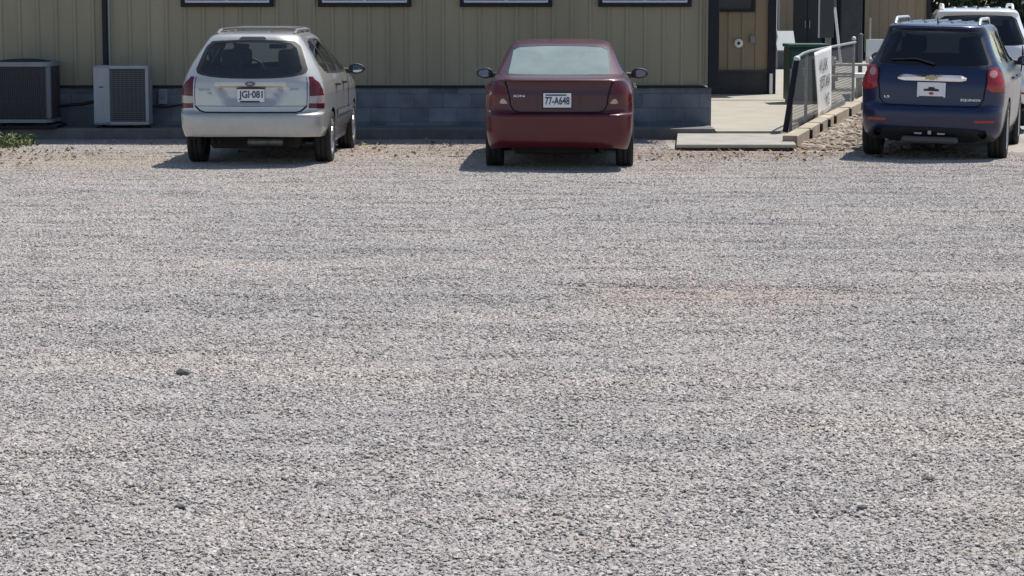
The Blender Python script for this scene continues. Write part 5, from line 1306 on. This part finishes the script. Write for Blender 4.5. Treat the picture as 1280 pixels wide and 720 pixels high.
# ------------------------------------------------------------------ plants, leaves, clods
def greenery():
    m = MB()
    for _ in range(1000):
        x = -7.7 + 1.62 * random.random()**.75; y = 29.7 + 1.3 * random.random()
        if x > -6.15 - .25 * abs(y - 30.3) - .25 * random.random(): continue
        h = .05 + .17 * random.random() * min(1, (-6.0 - x) / .5); a = random.random() * 6.28; ln = (.3 + .7 * random.random()) * h
        w_ = .006 + .008 * random.random(); d = Vector((math.cos(a), math.sin(a), 0)); n = Vector((-d.y, d.x, 0)) * w_; b = Vector((x, y, g(x, y)))
        m.add([b - n, b + n, b + d * ln * .4 + Vector((0, 0, h * .6)) + n * .7, b + d * ln * .4 + Vector((0, 0, h * .6)) - n * .7, b + d * ln + Vector((0, 0, h * .85))], [(0, 1, 2, 3), (3, 2, 4)], mi=int(rng.integers(0, 2)))
    for _ in range(260):
        x = -7.6 + 1.6 * random.random(); y = 29.8 + 1.1 * random.random(); h = .05 + .12 * random.random(); r_ = .02 + .03 * random.random(); a = random.random() * 6.28
        q = Euler((random.uniform(-.7, .7), random.uniform(-.7, .7), a)).to_matrix(); c = Vector((x, y, h))
        if x > -6.25: continue
        m.add([c + q @ Vector(v) for v in ((-r_, 0, 0), (0, -r_ * .5, .004), (r_, 0, 0), (0, r_ * .5, .004))], [(0, 1, 2, 3)], 0)
    o = m.build('grass', [mat('grass_green', (.065, .105, .03), .7, vary=.3, vscale=10), mat('grass_yellow', (.17, .19, .06), .7)]); tag(o, 'tuft of green weeds and grass by the round condenser', 'grass', kind='stuff')
    m = MB()
    zones = [(-6.9, -5.1, 26.6, 29.6, 260, 2.0), (1.5, 3.75, 27.2, 29.3, 170, 1.0), (-2.1, -.5, 28.0, 30.8, 90, 1.0), (-5.0, 3.5, 28.8, 31.6, 120, 1.0), (3.6, 6.0, 28.0, 29.4, 120, 1.0)]
    for x0, x1, y0, y1, n, p in zones:
        for _ in range(n):
            x = x0 + (x1 - x0) * random.random()**p; y = y0 + (y1 - y0) * random.random(); r_ = .015 + .03 * random.random()
            q = Euler((random.uniform(-.5, .5), random.uniform(-.5, .5), random.random() * 6.28)).to_matrix(); c = Vector((x, y, g(x, y) + .014 + r_ * .25))
            m.add([c + q @ Vector(v) for v in ((-r_, 0, r_ * .35), (-r_ * .3, -r_ * .55, 0), (r_ * .5, -r_ * .4, 0), (r_, 0, r_ * .3), (r_ * .5, r_ * .4, 0), (-r_ * .3, r_ * .55, 0))], [(0, 1, 5), (1, 2, 4, 5), (2, 3, 4)], mi=int(rng.integers(0, 3)))
    o = m.build('fallen_leaves', [mat('leaf_tan', (.27, .19, .105), .8), mat('leaf_brown', (.12, .075, .05), .8), mat('leaf_yellow', (.27, .205, .115), .8)]); tag(o, 'scattered dry leaves along the wall and the step', 'leaves', kind='stuff')
    # dark clods that show among the pale stones
    md = mat('clod_dark', (.12, .115, .112), .9, vary=.3, vscale=20)
    for px, py, r_ in ((228, 469, .04), (936, 660, .015), (1160, 597, .026), (1078, 637, .024), (184, 393, .02), (225, 634, .022)):
        x, y = gnd(px, py); m = MB(); rock(m, (0, 0, 0), r_ * .85, 0, .5); o = m.build('clod', md); o.location = (x, y, g(x, y) + r_ * .28 + .008)
        tag(o, 'small dark clod of earth lying loose on the pale gravel', 'clod', 'dark clods on the gravel')
greenery()

def trees():
    mats = [mat('leaf_dark', (.014, .03, .014), .7), mat('leaf_mid', (.024, .046, .02), .7), mat('leaf_light', (.04, .065, .026), .7)]  # leaf tones darkened, the shade on the foliage is put into the colour
    bark = mat('bark', (.10, .075, .055), .9, vary=.3, vscale=10)
    spec = [(16.2, 88, 3.2, 6.5, 'dark bushy tree directly beyond the corner of the farthest building'), (20.0, 93, 3.4, 7.5, 'tall dark tree beyond the middle of the white roof'), (23.6, 86, 3.0, 6.0, 'dark bushy tree standing rightmost behind the white crossover')]
    for x, y, rad, ht, lab in spec:
        o = thing('tree', lab, 'tree', (x, y, 0), 'trees beyond the farthest building'); base = o.location
        m = MB(); m.tube([(x, y, -.2), (x + .1, y, 1.2), (x, y + .1, ht * .55), (x + .1, y, ht * .85)], [.22, .17, .12, .04], 10)
        for k in range(9):
            a = k * 2.4; z = .6 + k * ht * .08; m.tube([(x, y, z), (x + math.cos(a) * rad * .4, y + math.sin(a) * rad * .4, z + .4), (x + math.cos(a) * rad * .8, y + math.sin(a) * rad * .8, z + .7)], [.07, .05, .015], 6)
        m.build('trunk', bark, o, base)
        m = MB(); cl = [(Vector((x, y, ht * .5)) + Vector((random.gauss(0, rad * .42), random.gauss(0, rad * .42), random.gauss(0, ht * .24))), .5 + .7 * random.random()) for _ in range(60)]
        cl += [(Vector((x + math.cos(a) * rad * .75, y + math.sin(a) * rad * .75, .35 + .8 * random.random())), .7) for a in np.linspace(0, 2 * PI, 14)]
        for c, r_ in cl:
            if c.z < .3: c.z = .3
            mi = int(rng.integers(0, 3))
            for _ in range(95):
                v = Vector((random.gauss(0, 1), random.gauss(0, 1), random.gauss(0, 1))).normalized() * r_ * random.random()**.4
                p = c + v; s_ = .10 + .14 * random.random(); q = Euler((random.random() * 6, random.random() * 6, random.random() * 6)).to_matrix()
                if p.z < .05: continue
                m.add([p + q @ Vector(t) for t in ((-s_, 0, 0), (0, -s_ * .5, .02), (s_, 0, 0), (0, s_ * .5, .02))], [(0, 1, 2, 3)], mi)
        m.build('crown', mats, o, base)
trees()
